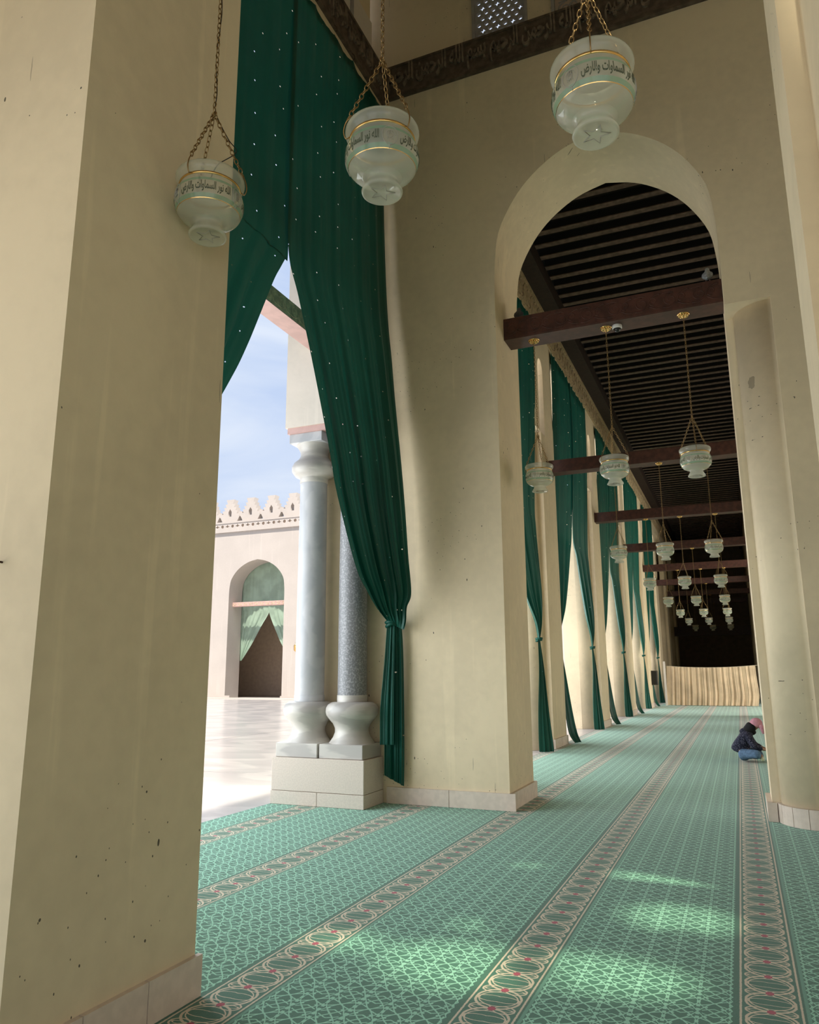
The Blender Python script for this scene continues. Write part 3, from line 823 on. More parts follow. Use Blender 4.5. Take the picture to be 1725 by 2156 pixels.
def make_lamp(label, group):
    t = empty('hanging_lamp', (0, 0, 0), label, 'lamp', group)
    bowl = MB().lathe(PROF, n=48).obj('bowl', M['frosted'], t)
    MB().lathe([(prof_r(z) + 0.0012, z) for z in (0.238, 0.244, 0.250, 0.256)], n=48).obj('green_band', M['clear_green'], bowl)
    MB().lathe([(prof_r(z) + 0.0012, z) for z in (0.140, 0.147, 0.154, 0.160)], n=48).obj('green_band', M['clear_green'], bowl)
    MB().lathe([(prof_r(z) + 0.0018, z) for z in (0.1345, 0.1375)], n=48).obj('gold_line', M['gold'], bowl)
    me = fitted(LIGHT, 1.0, 0.066, 0.002, 0.014); me.materials.clear(); me.materials.append(M['etch'])
    for v in me.vertices:                       # wrap the lettering round the bowl, three times
        z = 0.166 + v.co.y; a = 0.30 + v.co.x * 1.52; r = prof_r(z) + 0.0012 + v.co.z * 0.6
        v.co = (r * math.cos(a), r * math.sin(a), z)
    for k in range(3):
        link('inscription', me, bowl, (0, 0, 0), (0, 0, k * 2 * PI / 3))
        a = k * 2 * PI / 3 + 0.02
        mb = MB()
        def wrapp(pts): return [((prof_r(z) + 0.002) * math.cos(a + s / 0.188), (prof_r(z) + 0.002) * math.sin(a + s / 0.188), z) for s, z in pts]
        mb.tube(wrapp([(0.040 * math.cos(q), 0.203 + 0.052 * math.sin(q)) for q in [2 * PI * i / 20 for i in range(20)]]), 0.0022, 4, True)
        mb.tube(wrapp([(x * 0.9, 0.203 + y) for x, y, z in spiral(0.030, 1.6, 1, 18)]), 0.0018, 4)
        mb.tube(wrapp([(-0.014 + 0.028 * i / 6, 0.178 + 0.05 * (i % 2)) for i in range(7)]), 0.0015, 4)
        mb.tube(wrapp([(0, 0.152), (0, 0.136)]), 0.003, 4)
        mb.obj('medallion', M['etch_grey'], bowl)
    foot = MB().lathe([(0.0, 0.006), (0.088, 0.006), (0.094, 0.0), (0.104, 0.001), (0.107, 0.010), (0.100, 0.024), (0.088, 0.044), (0.079, 0.062), (0.080, 0.074), (0.104, 0.086)], n=40).obj('foot', M['frosted'], t)
    st = [((0.066 if i % 2 == 0 else 0.027) * math.cos(PI / 5 * i + 0.5), (0.066 if i % 2 == 0 else 0.027) * math.sin(PI / 5 * i + 0.5), 0.005) for i in range(10)]
    MB().tube(st, 0.0028, 4, True).obj('star', M['etch_grey'], foot)
    MB().lathe([(0.168, 0.290), (0.173, 0.290), (0.1745, 0.297), (0.173, 0.304), (0.168, 0.304)], n=48).obj('metal_band', M['gold'], t)
    top = Vector((0, 0, 0.80))
    for k in range(3):
        a = k * 2 * PI / 3 + 0.55
        e = Vector((0.196 * math.cos(a), 0.196 * math.sin(a), 0.372)); b0 = Vector((0.176 * math.cos(a), 0.176 * math.sin(a), 0.298)); mid = Vector((0.205 * math.cos(a), 0.205 * math.sin(a), 0.330))
        MB().tube(catmull([b0, (0.19 * math.cos(a), 0.19 * math.sin(a), 0.285), (0.2 * math.cos(a), 0.2 * math.sin(a), 0.30), mid, e, e + (top - e) * 0.07], 14), 0.0035, 5).obj('hook', M['old_brass'], t)
        chain_mesh(e + (top - e) * 0.06, top).obj('chain', M['old_brass'], t)
    MB().tube([(0.016 * math.cos(q), 0, 0.80 + 0.016 * math.sin(q)) for q in [2 * PI * i / 10 for i in range(10)]], 0.004, 5, True).obj('ring', M['old_brass'], t)
    chain_mesh((0, 0, 0.81), (0, 0, 2.19), 0.034).obj('chain', M['old_brass'], t)
    ros = MB()
    for k in range(12):
        a = 2 * PI * k / 12
        ros.tube([(0.025 * math.cos(a), 0.025 * math.sin(a), 2.203), (0.05 * math.cos(a), 0.05 * math.sin(a), 2.198), (0.072 * math.cos(a), 0.072 * math.sin(a), 2.212)], [0.010, 0.015, 0.007], 5)
    ros.lathe([(0.0, 2.180), (0.018, 2.184), (0.026, 2.196), (0.034, 2.206), (0.078, 2.214), (0.080, 2.220)], n=24)
    ros.obj('rosette', M['gold'], t)
    return t
LX = (-2.31, -1.30, -0.29)
rowY = [10.03] + [y + 0.18 for y in beamY]
side = ['left', 'middle', 'right']
near = [((-2.56, 3.13, 4.06), 'frosted glass hanging lamp in front of the left pillar, tilted to one side'),
        ((-1.485, 3.16, 4.06), 'frosted glass hanging lamp in front of the green curtain, a star on its foot'),
        ((-0.40, 3.16, 4.06), 'largest frosted glass hanging lamp, right above the tip of the pointed arch')]
lamp0 = make_lamp(near[0][1], 'near hanging glass lamps')
lamp0.location = near[0][0]
proto_kids = list(lamp0.children)
for q, (p, l) in enumerate(near[1:]):
    o = copy_tree(lamp0); o.location = p; o['label'] = l; o.rotation_euler = (0, 0, (1.15, 2.2)[q])
rows_l = ['first', 'second', 'third', 'fourth', 'fifth', 'sixth', 'seventh', 'eighth']
for j, y in enumerate(rowY):
    for i, x in enumerate(LX):
        o = copy_tree(lamp0); o.location = (x, y, 4.06); o.rotation_euler = (0, 0, 0.9 * i + 1.7 * j + 0.4)
        o['group'] = 'glass lamps hanging along the aisle'
        if j < 7: o['label'] = 'frosted glass lamp beyond the arch, %s of the %s row of three' % (side[i], rows_l[j])
        else: o['label'] = 'tiny dim glass lamp in the farthest row, %s of three' % side[i]
# wire twisted round the chain of the left lamp
MB().tube(catmull([(0.03, 0.0, 2.1), (-0.012, 0.01, 1.8), (0.016, 0, 1.5), (-0.016, 0.01, 1.2), (0.012, 0, 0.95), (0.0, 0.012, 0.82), (0.06, 0.06, 0.66), (0.115, 0.07, 0.56), (0.03, 0.02, 0.47), (0.0, 0.0, 0.38)], 60), 0.0028, 5).obj('wire', M['black'], lamp0)

# ------------------------------------------------------------------ curtains
def drape(name, rows, mat, parent, ncol=60, nrow=70, nf=6, normal=(1, 0, 0), ph=0.0, lip=0.0, scallop=0.0, ns=5, hem=0.0, uv0=0.0):
    """rows: (left point, right point, fold amplitude[, bulge]) from top to bottom, cloth interpolated between"""
    L = catmull([r[0] for r in rows], nrow); Rr = catmull([r[1] for r in rows], nrow); A = catmull([(r[2], r[3] if len(r) > 3 else 0, 0) for r in rows], nrow)
    W0 = (Vector(rows[0][1]) - Vector(rows[0][0])).length
    nv = Vector(normal).normalized()
    px, py, pz = parent.location
    mb = MB(); uv = []; vs = []
    for i in range(nrow):
        d = Rr[i] - L[i]
        for j in range(ncol + 1):
            u = j / ncol
            p = L[i] + d * u
            w = math.sin(2 * PI * nf * u + ph + 0.5 * math.sin(i * 0.06)) + 0.55 * math.sin(2 * PI * nf * 1.63 * u + 1.3 + ph) + 0.3 * math.sin(2 * PI * nf * 3.1 * u + 0.6 * ph)
            edge = min(1.0, u * 12 + 0.15, (1 - u) * 12 + 0.15)
            p = p + nv * (A[i].x * w * edge * 0.6 + A[i].y * math.sin(PI * u))
            if lip: p = p + nv * (lip * math.exp(-(u / 0.05) ** 2) * min(1, i / 12))
            if scallop and i < 7: p.z -= scallop * (abs(math.sin(PI * ns * u)) ** 0.7) * (1 - i / 7.0)
            if hem and i > nrow - 6: p.z -= hem * (u - 0.5) * (i - nrow + 6) / 6.0
            p.z = max(p.z, 0.006)
            vs.append((p.x - px, p.y - py, p.z - pz)); uv.append((uv0 + u * W0, p.z))
    fs = []
    n1_ = ncol + 1
    for i in range(nrow - 1):
        for j in range(ncol): fs.append((i * n1_ + j, i * n1_ + j + 1, (i + 1) * n1_ + j + 1, (i + 1) * n1_ + j))
    mb.add(vs, fs, True)
    return mb.obj(name, mat, parent, uvs=uv)
def knot(parent, p, r, mat):
    px, py, pz = parent.location
    mb = MB()
    for k, (tilt, rr) in enumerate(((0.35, 1.0), (-0.25, 0.9), (0.1, 1.1))):
        mb.tube([(p[0] - px + r * rr * math.cos(t), p[1] - py + r * rr * math.sin(t), p[2] - pz + 0.018 * (k - 1) + tilt * r * math.cos(t)) for t in [2 * PI * i / 16 for i in range(16)]], r * 0.35, 6, True)
    return mb.obj('knot', mat, parent)

cu = empty('curtain', (-4.3, 6.9, 0.3), 'tall bottle green curtain parted and tied back between the two near pillars', 'curtain')
drape('panel', [((-4.41, 6.78, 10.27), (-4.395, 9.40, 10.33), 0.010), ((-4.42, 6.78, 9.6), (-4.39, 9.40, 9.7), 0.012), ((-4.44, 6.80, 8.6), (-4.332, 9.277, 8.536), 0.014), ((-4.47, 6.86, 7.3), (-4.288, 9.267, 7.232), 0.016),
    ((-4.50, 6.946, 6.49), (-4.248, 9.267, 6.541), 0.018), ((-4.472, 7.136, 6.025), (-4.199, 9.267, 6.047), 0.022), ((-4.428, 7.425, 5.287), (-4.140, 9.267, 5.355), 0.028),
    ((-4.37, 7.763, 4.303), (-4.051, 9.267, 4.466), 0.040), ((-4.338, 7.92, 3.768), (-3.996, 9.267, 3.824), 0.048), ((-4.289, 8.327, 2.949), (-3.952, 9.267, 3.181), 0.052),
    ((-4.271, 8.627, 2.653), (-3.910, 9.262, 2.678), 0.045), ((-4.26, 8.882, 2.462), (-3.972, 9.258, 2.490), 0.038), ((-4.253, 9.12, 2.345), (-3.982, 9.248, 2.312), 0.026), ((-4.25, 9.30, 2.29), (-4.011, 9.248, 2.193), 0.016)],
    M['green'], cu, 110, 120, 7, (0.9, -0.42, 0), 0.4, 0.03, 0.07, 5)
drape('panel', [((-4.42, 3.64, 10.27), (-4.40, 6.87, 10.27), 0.010), ((-4.43, 3.64, 9.0), (-4.425, 6.88, 9.0), 0.012), ((-4.46, 3.64, 7.6), (-4.47, 6.91, 7.6), 0.014), ((-4.47, 3.64, 6.6), (-4.49, 6.946, 6.49), 0.016),
    ((-4.47, 3.64, 6.45), (-4.49, 6.90, 6.41), 0.02), ((-4.47, 3.64, 6.35), (-4.49, 6.80, 6.24), 0.025), ((-4.47, 3.64, 6.2), (-4.49, 6.67, 6.012), 0.03), ((-4.46, 3.64, 5.8), (-4.48, 6.42, 5.49), 0.045), ((-4.45, 3.64, 5.3), (-4.46, 6.185, 5.03), 0.055), ((-4.43, 3.64, 4.9), (-4.44, 5.93, 4.59), 0.06),
    ((-4.40, 3.64, 4.3), (-4.40, 5.45, 3.9), 0.06), ((-4.36, 3.64, 3.3), (-4.35, 4.7, 3.0), 0.05), ((-4.30, 3.66, 2.5), (-4.30, 4.0, 2.4), 0.03), ((-4.27, 3.68, 2.3), (-4.27, 3.84, 2.27), 0.016)],
    M['green'], cu, 90, 110, 7, (1, 0.1, 0), 2.0, 0.0, 0.07, 6, 0, 5.0)
drape('tail', [((-4.262, 9.27, 2.30), (-4.08, 9.33, 2.24), 0.016), ((-4.275, 9.26, 1.9), (-4.06, 9.33, 1.9), 0.022), ((-4.30, 9.26, 1.2), (-4.05, 9.33, 1.2), 0.026), ((-4.305, 9.27, 0.7), (-4.05, 9.33, 0.6), 0.026), ((-4.305, 9.27, 0.34), (-4.055, 9.33, 0.25), 0.026)],
    M['green'], cu, 56, 40, 3.4, (0.3, -1, 0), 1.2, 0, 0, 5, 0.05, 2.0)
drape('tail', [((-4.255, 9.24, 2.29), (-4.15, 9.26, 2.26), 0.012), ((-4.28, 9.215, 1.8), (-4.15, 9.245, 1.8), 0.016), ((-4.33, 9.20, 1.2), (-4.155, 9.24, 1.2), 0.018), ((-4.335, 9.20, 0.74), (-4.16, 9.24, 0.74), 0.018)],
    M['green'], cu, 40, 30, 2.3, (0.3, -1, 0), 0.2, 0, 0, 5, 0.0, 7.0)
knot(cu, (-4.20, 9.28, 2.285), 0.07, M['green'])
hk = MB().tube(catmull([(-4.36, 0, 10.33), (-4.33, 0.02, 10.30), (-4.34, 0.05, 10.27), (-4.37, 0.07, 10.30)], 8), 0.007, 5)
h0 = hk.obj('hook', M['iron'], cu, (4.3, -6.9 + 5.6, -0.3))
for i in range(1, 7): link('hook', h0.data, cu, (4.3, -6.9 + 5.6 + 0.53 * i, -0.3))

def far_curtain(y0, y1, label, k):
    c = empty('curtain', (-3.9, (y0 + y1) / 2, 0.02), label, 'curtain', 'green curtains along the aisle')
    yc = (y0 + y1) / 2; xt = xw + 0.045; xb = -3.95
    q = 1 if k < 2 else 0
    nc, nr = (70, 70) if q else (40, 44)
    tr_, tl_ = y1 - 0.10, y0 + 0.12
    drape('panel', [((xt, yc - 0.10, 9.82), (xt, y1, 9.82), 0.02), ((xt, yc - 0.10, 8.0), (xt - 0.03, y1, 8.0), 0.03), ((xb, yc, 5.45), (xb, y1 + 0.02, 5.5), 0.04), ((xb, yc + 0.42, 4.75), (xb, y1 + 0.04, 4.8), 0.06), ((xb, yc + 0.95, 3.9), (xb + 0.03, y1 + 0.08, 4.0), 0.075),
        ((xb, yc + 1.45, 3.2), (xb + 0.06, y1 + 0.10, 3.3), 0.07), ((xb, tr_ - 0.30, 2.7), (xb + 0.05, y1 + 0.06, 2.75), 0.045), ((xb, tr_ - 0.07, 2.33), (xb, tr_ + 0.07, 2.33), 0.015)],
        M['green_far'], c, nc, nr, 6, (1, -0.15, 0), 0.3 + k, 0.03, 0.10, 5)
    drape('panel', [((xt, y0, 9.82), (xt, yc + 0.10, 9.82), 0.02), ((xt - 0.03, y0, 8.0), (xt, yc + 0.08, 8.0), 0.03), ((xb, y0, 5.5), (xb, yc, 5.45), 0.04), ((xb, y0, 4.8), (xb, yc - 0.42, 4.75), 0.06), ((xb, y0 - 0.02, 4.0), (xb, yc - 0.95, 3.9), 0.075),
        ((xb, y0 - 0.04, 3.3), (xb, yc - 1.45, 3.2), 0.07), ((xb, y0 + 0.0, 2.75), (xb, tl_ + 0.30, 2.7), 0.045), ((xb, tl_ - 0.07, 2.33), (xb, tl_ + 0.07, 2.33), 0.015)],
        M['green_far'], c, nc, nr, 6, (1, 0.15, 0), 1.3 + k, 0.0, 0.10, 5, 0, 4.0)
    drape('tail', [((xb, tr_ - 0.10, 2.33), (xb, tr_ + 0.07, 2.33), 0.014), ((xb + 0.01, tr_ - 0.16, 1.7), (xb + 0.05, tr_ + 0.10, 1.7), 0.03), ((xb - 0.02, tr_ - 0.25, 0.8), (xb + 0.12, tr_ + 0.08, 0.8), 0.04), ((xb - 0.02, tr_ - 0.30, 0.10), (xb + 0.20, tr_ + 0.06, 0.06), 0.04), ((xb - 0.0, tr_ - 0.26, 0.02), (xb + 0.19, tr_ + 0.02, 0.02), 0.02)],
        M['green_far'], c, 44, 36, 3.2, (1, -0.3, 0), 0.7 + k, 0, 0, 5, 0, 2.0)
    drape('tail', [((xb, tl_ - 0.08, 2.33), (xb, tl_ + 0.08, 2.33), 0.014), ((xb + 0.01, tl_ - 0.08, 1.7), (xb + 0.05, tl_ + 0.22, 1.7), 0.03), ((xb + 0.08, tl_ - 0.06, 0.8), (xb + 0.12, tl_ + 0.42, 0.8), 0.04), ((xb + 0.16, tl_ - 0.10, 0.25), (xb + 0.22, tl_ + 0.40, 0.25), 0.04), ((xb + 0.30, tl_ - 0.15, 0.03), (xb + 0.38, tl_ + 0.10, 0.03), 0.03)],
        M['green_far'], c, 44, 36, 3.2, (1, 0.3, 0), 0.1 + k, 0, 0, 5, 0, 3.0)
    knot(c, (xb, tr_, 2.33), 0.06, M['green_far']); knot(c, (xb, tl_, 2.33), 0.06, M['green_far'])
nth = ['nearest', 'second nearest', 'third', 'fourth', 'farthest']
for k in range(5):
    y0 = (piersY[k - 1] + 1.30) if k else 11.25
    far_curtain(y0, piersY[k] - 0.50, 'tied back green curtain in an aisle opening, %s beyond the arch' % nth[k], k)

# canvas screen across the aisle
sc = empty('canvas_screen', (-1.3, 39.9, 0), 'long tan canvas screen hung on a rope across the far aisle', 'screen')
def sag(x): return 1.79 + 0.09 * ((x + 1.3) / 2.0) ** 2
rows = []
drape('cloth', [((-3.30, 39.9, 1.79), (0.68, 39.9, 1.79), 0.025), ((-3.32, 39.9, 1.2), (0.70, 39.9, 1.2), 0.035), ((-3.36, 39.9, 0.5), (0.74, 39.9, 0.5), 0.045), ((-3.38, 39.9, 0.02), (0.66, 39.9, 0.02), 0.055)], M['tan'], sc, 260, 24, 17, (0, -1, 0), 0.8)
for v in sc.children[0].data.vertices:
    v.co.z += (sag(v.co.x - 1.3) - 1.79) * max(0, (v.co.z / 1.79))
MB().tube([(-0.0 + x, 0, sag(x - 1.3)) for x in [-2.05 + 4.3 * i / 24 for i in range(25)]], 0.012, 5).obj('rope', M['rope'], sc)
MB().box(2.25, 2.35, -0.06, 0.06, 0, 2.1).obj('post', M['joist_wood'], sc)
MB().box(-2.15, -2.05, -0.06, 0.06, 0, 2.1).obj('post', M['plaster_out'], sc)

# ------------------------------------------------------------------ far side of the courtyard
fw = MB()
FA = arch_curve(-30.17, 2.26, 6.7, 9.38, 22)
def slit(xc): return [(xc - 0.42, 8.9)] + [(xc - 0.42 * math.cos(a), 8.9 + 0.45 * math.sin(a)) for a in [PI * i / 10 for i in range(1, 10)]] + [(xc + 0.42, 8.9)]
YF0, YF1, ZT = 44.0, 45.55, 12.2
cuts = [(-36.0, None), (-34.42, 'slit'), (-30.17, 'arch'), (-26.45, 'slit'), (-22.7, 'arch2')]
def seg(x0, x1, z0=-0.15, z1=ZT): fw.box(x0, x1, YF0, YF1, z0, z1)
seg(-60, -34.84)
for xc in (-34.42, -26.45):
    seg(xc - 0.42, xc + 0.42, -0.15, 7.44); arch_wall(fw, slit(xc), xc - 0.42, xc + 0.42, YF0, YF1, ZT)
seg(-34.0, -32.43); arch_wall(fw, FA, -32.43, -27.91, YF0, YF1, ZT); seg(-27.91, -26.87)
seg(-26.03, -24.96); arch_wall(fw, [(x + 7.47, z) for x, z in FA], -24.96, -20.44, YF0, YF1, ZT); seg(-20.44, -6.0)
fo = fw.obj('wall_facade', M['facade']); struct(fo)
pb = MB().box(-60, -6.0, 50.0, 50.3, -0.15, 11).box(-60, -6.0, 45.6, 50.0, 10.5, 10.7)
for x in (-31.6, -30.75, -28.9): pb.box(x, x + 0.10, 49.93, 50.0, 0.35, 10.5)
pb.box(-60, -6, 49.92, 50.0, -0.02, 0.3)
struct(pb.obj('wall_passage', M['court_dark']))
for i in range(9):
    x = -40.0 + 2.0 * i
    if i in (4, 5): continue
    MB().box(x + 0.01, x + 1.99, 43.955, 44.0, -0.02, 0.16).obj('stone_tile', M['facade'], fo)
MB().box(-60, -7, 42.55, 43.94, -0.15, 0.03).obj('step', M['facade'], fo)
MB().box(-60, -7, 42.2, 42.55, -0.15, 0.01).obj('step', M['facade'], fo)
# cornice: two ledges and a pierced band
MB().box(-60, -6, 43.86, 44.0, 11.44, 11.56).obj('ledge', M['facade'], fo)
MB().box(-60, -6, 43.84, 44.0, 12.08, 12.2).obj('ledge', M['facade'], fo)
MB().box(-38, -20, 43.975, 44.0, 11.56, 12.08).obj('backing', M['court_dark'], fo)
hs = []
def cross4(x, y, r): return [(x + (r if i % 2 == 0 else r * 0.38) * math.cos(PI / 4 * i), y + (r * 0.8 if i % 2 == 0 else r * 0.30) * math.sin(PI / 4 * i)) for i in range(8)]
for i in range(40):
    x = 0.45 + 0.43 * i
    hs.append(hexa(x, 0.30, 0.125) if i % 2 == 0 else cross4(x, 0.30, 0.20))
curve_plate('pierced_band', [(0, 0), (17.9, 0), (17.9, 0.52), (0, 0.52)], hs, 0.09, M['facade'], fo, basis((-37.9, 43.925, 11.56), (1, 0, 0), (0, 0, 1), (0, -1, 0)))
half = [(0.60, 0), (0.80, 0.36), (0.80, 0.62), (0.56, 0.62), (0.66, 0.86), (0.44, 0.86), (0.54, 1.10), (0.32, 1.10), (0.42, 1.34), (0.22, 1.34), (0.33, 1.66)]
outl = half + [(-x, z) for x, z in half[::-1]]
wh = [(-0.13, 0.42), (0.13, 0.42), (0.13, 0.78), (0.0, 0.98), (-0.13, 0.78)]
mer = curve_plate('merlon', outl, [wh], 0.5, M['facade'], fo, basis((0, 0, 0), (1, 0, 0), (0, 0, 1), (0, -1, 0)))
mer.location = (-32.72, 44.35, 12.2)
for i in list(range(-6, 0)) + list(range(1, 9)): link('merlon', mer.data, fo, (-32.72 + 1.735 * i, 44.35, 12.2))
bri = MB().box(-0.16, 0.16, -0.22, 0.22, 0.40, 0.72).obj('bridge', M['facade'], fo, (-32.72 + 0.8675, 44.35, 12.2))
for i in list(range(-6, 0)) + list(range(1, 8)): link('bridge', bri.data, fo, (-32.72 + 0.8675 + 1.735 * i, 44.35, 12.2))
# its arch: beam and sheer curtain
tie_beam('carved pink beam across the far courtyard arch', -32.42, -27.92, 44.45, 44.8, 6.2, 6.5, M['pink_wood'], M['pink_wood'], (scroll_mesh('far_carving', 0.4, 0.22, 0.014, M['carved_wood'], 4), 0.45))
fc = empty('curtain', (-30.2, 45.65, 2.5), 'sheer pale green curtain in the far courtyard arch', 'curtain')
ym = 45.65
drape('panel', [((-32.9, ym, 10.0), (-30.14, ym, 10.0), 0.02), ((-32.9, ym, 6.5), (-30.15, ym, 6.5), 0.03), ((-32.7, ym, 5.9), (-30.155, ym, 5.825), 0.04), ((-32.65, ym, 5.0), (-30.75, ym, 4.9), 0.05), ((-32.58, ym, 4.0), (-31.35, ym, 3.9), 0.05), ((-32.5, ym, 3.1), (-31.95, ym, 3.0), 0.04), ((-32.46, ym, 2.5), (-32.34, ym, 2.5), 0.02)], M['pale_green'], fc, 60, 50, 6, (0, -1, 0), 0.5)
drape('panel', [((-30.18, ym, 10.0), (-27.4, ym, 10.0), 0.02), ((-30.16, ym, 6.5), (-27.4, ym, 6.5), 0.03), ((-30.155, ym, 5.825), (-27.6, ym, 5.9), 0.04), ((-29.65, ym, 4.7), (-27.7, ym, 5.0), 0.05), ((-28.95, ym, 3.43), (-27.8, ym, 4.0), 0.05), ((-28.3, ym, 2.8), (-27.85, ym, 3.0), 0.04), ((-28.0, ym, 2.5), (-27.88, ym, 2.5), 0.02)], M['pale_green'], fc, 60, 50, 6, (0, -1, 0), 1.5)
wl_ = empty('wall_lantern', (-26.75, 43.97, 3.0), 'small brass wall lantern half hidden behind the pale column', 'lantern')
MB().lathe([(0.02, 0.0), (0.10, 0.06), (0.13, 0.12), (0.13, 0.36), (0.16, 0.38), (0.06, 0.48), (0.02, 0.56)], (0, -0.22, 0), 8).obj('body', M['gold'], wl_)
MB().tube([(0, -0.22, 0.55), (0, -0.2, 0.62), (0, -0.1, 0.6), (0, 0.0, 0.5)], 0.018, 5).obj('bracket', M['iron'], wl_)

# ------------------------------------------------------------------ small things
def pigeon(loc, rz, label, body, dark):
    t = empty('pigeon', loc, label, 'bird', None, (0, 0, rz))
    b = MB().tube(catmull([(-0.12, 0, 0.040), (-0.08, 0, 0.070), (-0.035, 0, 0.105), (0.0, 0, 0.140), (0.022, 0, 0.175), (0.034, 0, 0.210), (0.050, 0, 0.236), (0.072, 0, 0.236)], 22), [0.006, 0.018, 0.028, 0.038, 0.046, 0.052, 0.056, 0.058, 0.058, 0.056, 0.053, 0.049, 0.045, 0.040, 0.035, 0.031, 0.029, 0.029, 0.029, 0.028, 0.021, 0.010], 14).obj('body', body, t)
    for s in (-1, 1):
        MB().tube(catmull([(0.020, s * 0.040, 0.178), (-0.015, s * 0.044, 0.130), (-0.065, s * 0.036, 0.080), (-0.135, s * 0.014, 0.040)], 10), [0.008, 0.019, 0.025, 0.027, 0.027, 0.025, 0.022, 0.017, 0.011, 0.004], 8).obj('wing', dark, t)
        lg = MB().tube([(0.0, s * 0.022, 0.075), (0.008, s * 0.024, 0.008)], 0.006, 5)
        for a in (-0.5, 0, 0.5): lg.tube([(0.008, s * 0.024, 0.006), (0.008 + 0.035 * math.cos(a), s * 0.024 + 0.035 * math.sin(a), 0.004)], 0.004, 4)
        lg.obj('leg', M['pink_wood'], t)
        MB().lathe([(0, -0.004), (0.004, 0), (0, 0.004)], (0.062, s * 0.023, 0.243), 8).obj('eye', M['black'], t)
    MB().tube([(0.074, 0, 0.236), (0.100, 0, 0.228)], [0.008, 0.002], 6).obj('beak', M['black'], t)
    MB().tube([(-0.08, 0, 0.065), (-0.165, 0, 0.022)], [0.018, 0.012], 8).obj('tail', dark, t)
    return t
M['pigeon'] = simple('pigeon_grey', (0.30, 0.31, 0.33), 0.7, 0, 0.2, 30)
M['pigeon_dark'] = simple('pigeon_dark_grey', (0.035, 0.037, 0.045), 0.7, 0, 0.2, 30)
pigeon((0.05, 9.95, 6.60), 1.50, 'grey pigeon perched on the right end of the carved beam', M['pigeon'], M['pigeon'])
pigeon((-2.52, 10.05, 6.60), 1.7, 'dark pigeon on the left end of the carved beam', M['pigeon_dark'], M['pigeon_dark'])
cc = empty('dome_camera', (-1.145, 10.0, 6.28), 'white dome security camera under the carved beam beside a brass rosette', 'camera')
MB().lathe([(0.0, 0.0), (0.062, 0.0), (0.066, -0.012), (0.066, -0.048), (0.056, -0.056)], n=28).obj('housing', M['white_plastic'], cc)
MB().lathe([(0.046, -0.050)] + [(0.046 * math.cos(a), -0.054 - 0.046 * math.sin(a)) for a in [PI / 2 * i / 8 for i in range(9)]], n=24).obj('dome', M['black'], cc)
bx = empty('speaker_box', (xw + 0.002, 38.1, 1.0), 'olive grey box mounted on a far aisle pillar', 'box')
bevel(MB().box(0, 0.28, -0.16, 0.16, 0, 0.66).obj('cabinet', M['dark_fabric_grey'], bx), 0.01)
bevel(MB().box(0.02, 0.26, -0.166, -0.16, 0.03, 0.63).obj('front_panel', M['black'], bx), 0.002)
nl = MB().tube([(-3.02, 2.41, 2.144), (-3.02, 2.36, 2.147)], 0.005, 6).lathe([(0, -0.008), (0.011, -0.006), (0.011, 0.006), (0, 0.008)], (-3.02, 2.357, 2.147), 8).obj('nail', M['iron'])
tag(nl, 'rusty nail driven into the left pillar face', 'nail')

# ------------------------------------------------------------------ seated person
def skin(name, nodes, edges, mat, parent, sub=2, root=0):
    me = bpy.data.meshes.new(name); me.from_pydata([n[:3] for n in nodes], edges, [])
    o = bpy.data.objects.new(name, me); col.objects.link(o)
    o.modifiers.new('skin', 'SKIN'); s_ = o.modifiers.new('sub', 'SUBSURF'); s_.levels = sub; s_.render_levels = sub
    for i, n in enumerate(nodes):
        r = n[3] if isinstance(n[3], (tuple, list)) else (n[3], n[3])
        me.skin_vertices[0].data[i].radius = r
    me.skin_vertices[0].data[root].use_root = True
    dg = bpy.context.evaluated_depsgraph_get()
    m2 = bpy.data.meshes.new_from_object(o.evaluated_get(dg)); m2.name = name
    bpy.data.objects.remove(o); bpy.data.meshes.remove(me)
    m2.materials.clear(); m2.materials.append(mat)
    m2.polygons.foreach_set('use_smooth', [True] * len(m2.polygons))
    return link(name, m2, parent)
M['skin'] = simple('skin', (0.42, 0.25, 0.17), 0.55)
M['black_cloth'] = simple('black_headscarf', (0.008, 0.008, 0.010), 0.85)
M['pink_cloth'] = simple('pink_scarf', (0.60, 0.28, 0.34), 0.85, 0, 0.12, 22, 0.3)
M['denim'] = simple('blue_denim', (0.105, 0.185, 0.300), 0.85, 0, 0.2, 26, 0.2)
M['sock'] = simple('pale_sock', (0.72, 0.72, 0.52), 0.9)
def dotted():
    m, t, b, o = new_mat('navy_spotted_cloth')
    v = node(t, 'ShaderNodeTexVoronoi', {'Vector': pos(t), 'Scale': 46.0, 'Randomness': 0.5})
    k = S(t, v.outputs['Distance']).lt(0.30)
    t.links.new(mix(t, k * 0.8, (0.010, 0.011, 0.030), (0.20, 0.21, 0.30)), b.inputs['Base Color'])
    b.inputs['Roughness'].default_value = 0.9
    return m
M['spotted'] = dotted()
pe = empty('person', (-0.12, 16.0, 0.020), 'person in navy spotted jacket, jeans and pink scarf sitting cross-legged on the carpet, head bowed', 'person')
nodes = [(0.0, 0, 0.135, 0.125), (0.035, 0, 0.28, 0.115), (0.11, 0, 0.43, 0.12), (0.185, 0, 0.535, 0.065), (0.225, 0, 0.585, 0.045), (0.265, 0, 0.63, 0.070), (0.315, 0, 0.695, 0.088)]
edges = [(0, 1), (1, 2), (2, 3), (3, 4), (4, 5), (5, 6)]
def chain(start, pts):
    k = start
    for p in pts:
        nodes.append(p); edges.append((k, len(nodes) - 1)); k = len(nodes) - 1
    return k
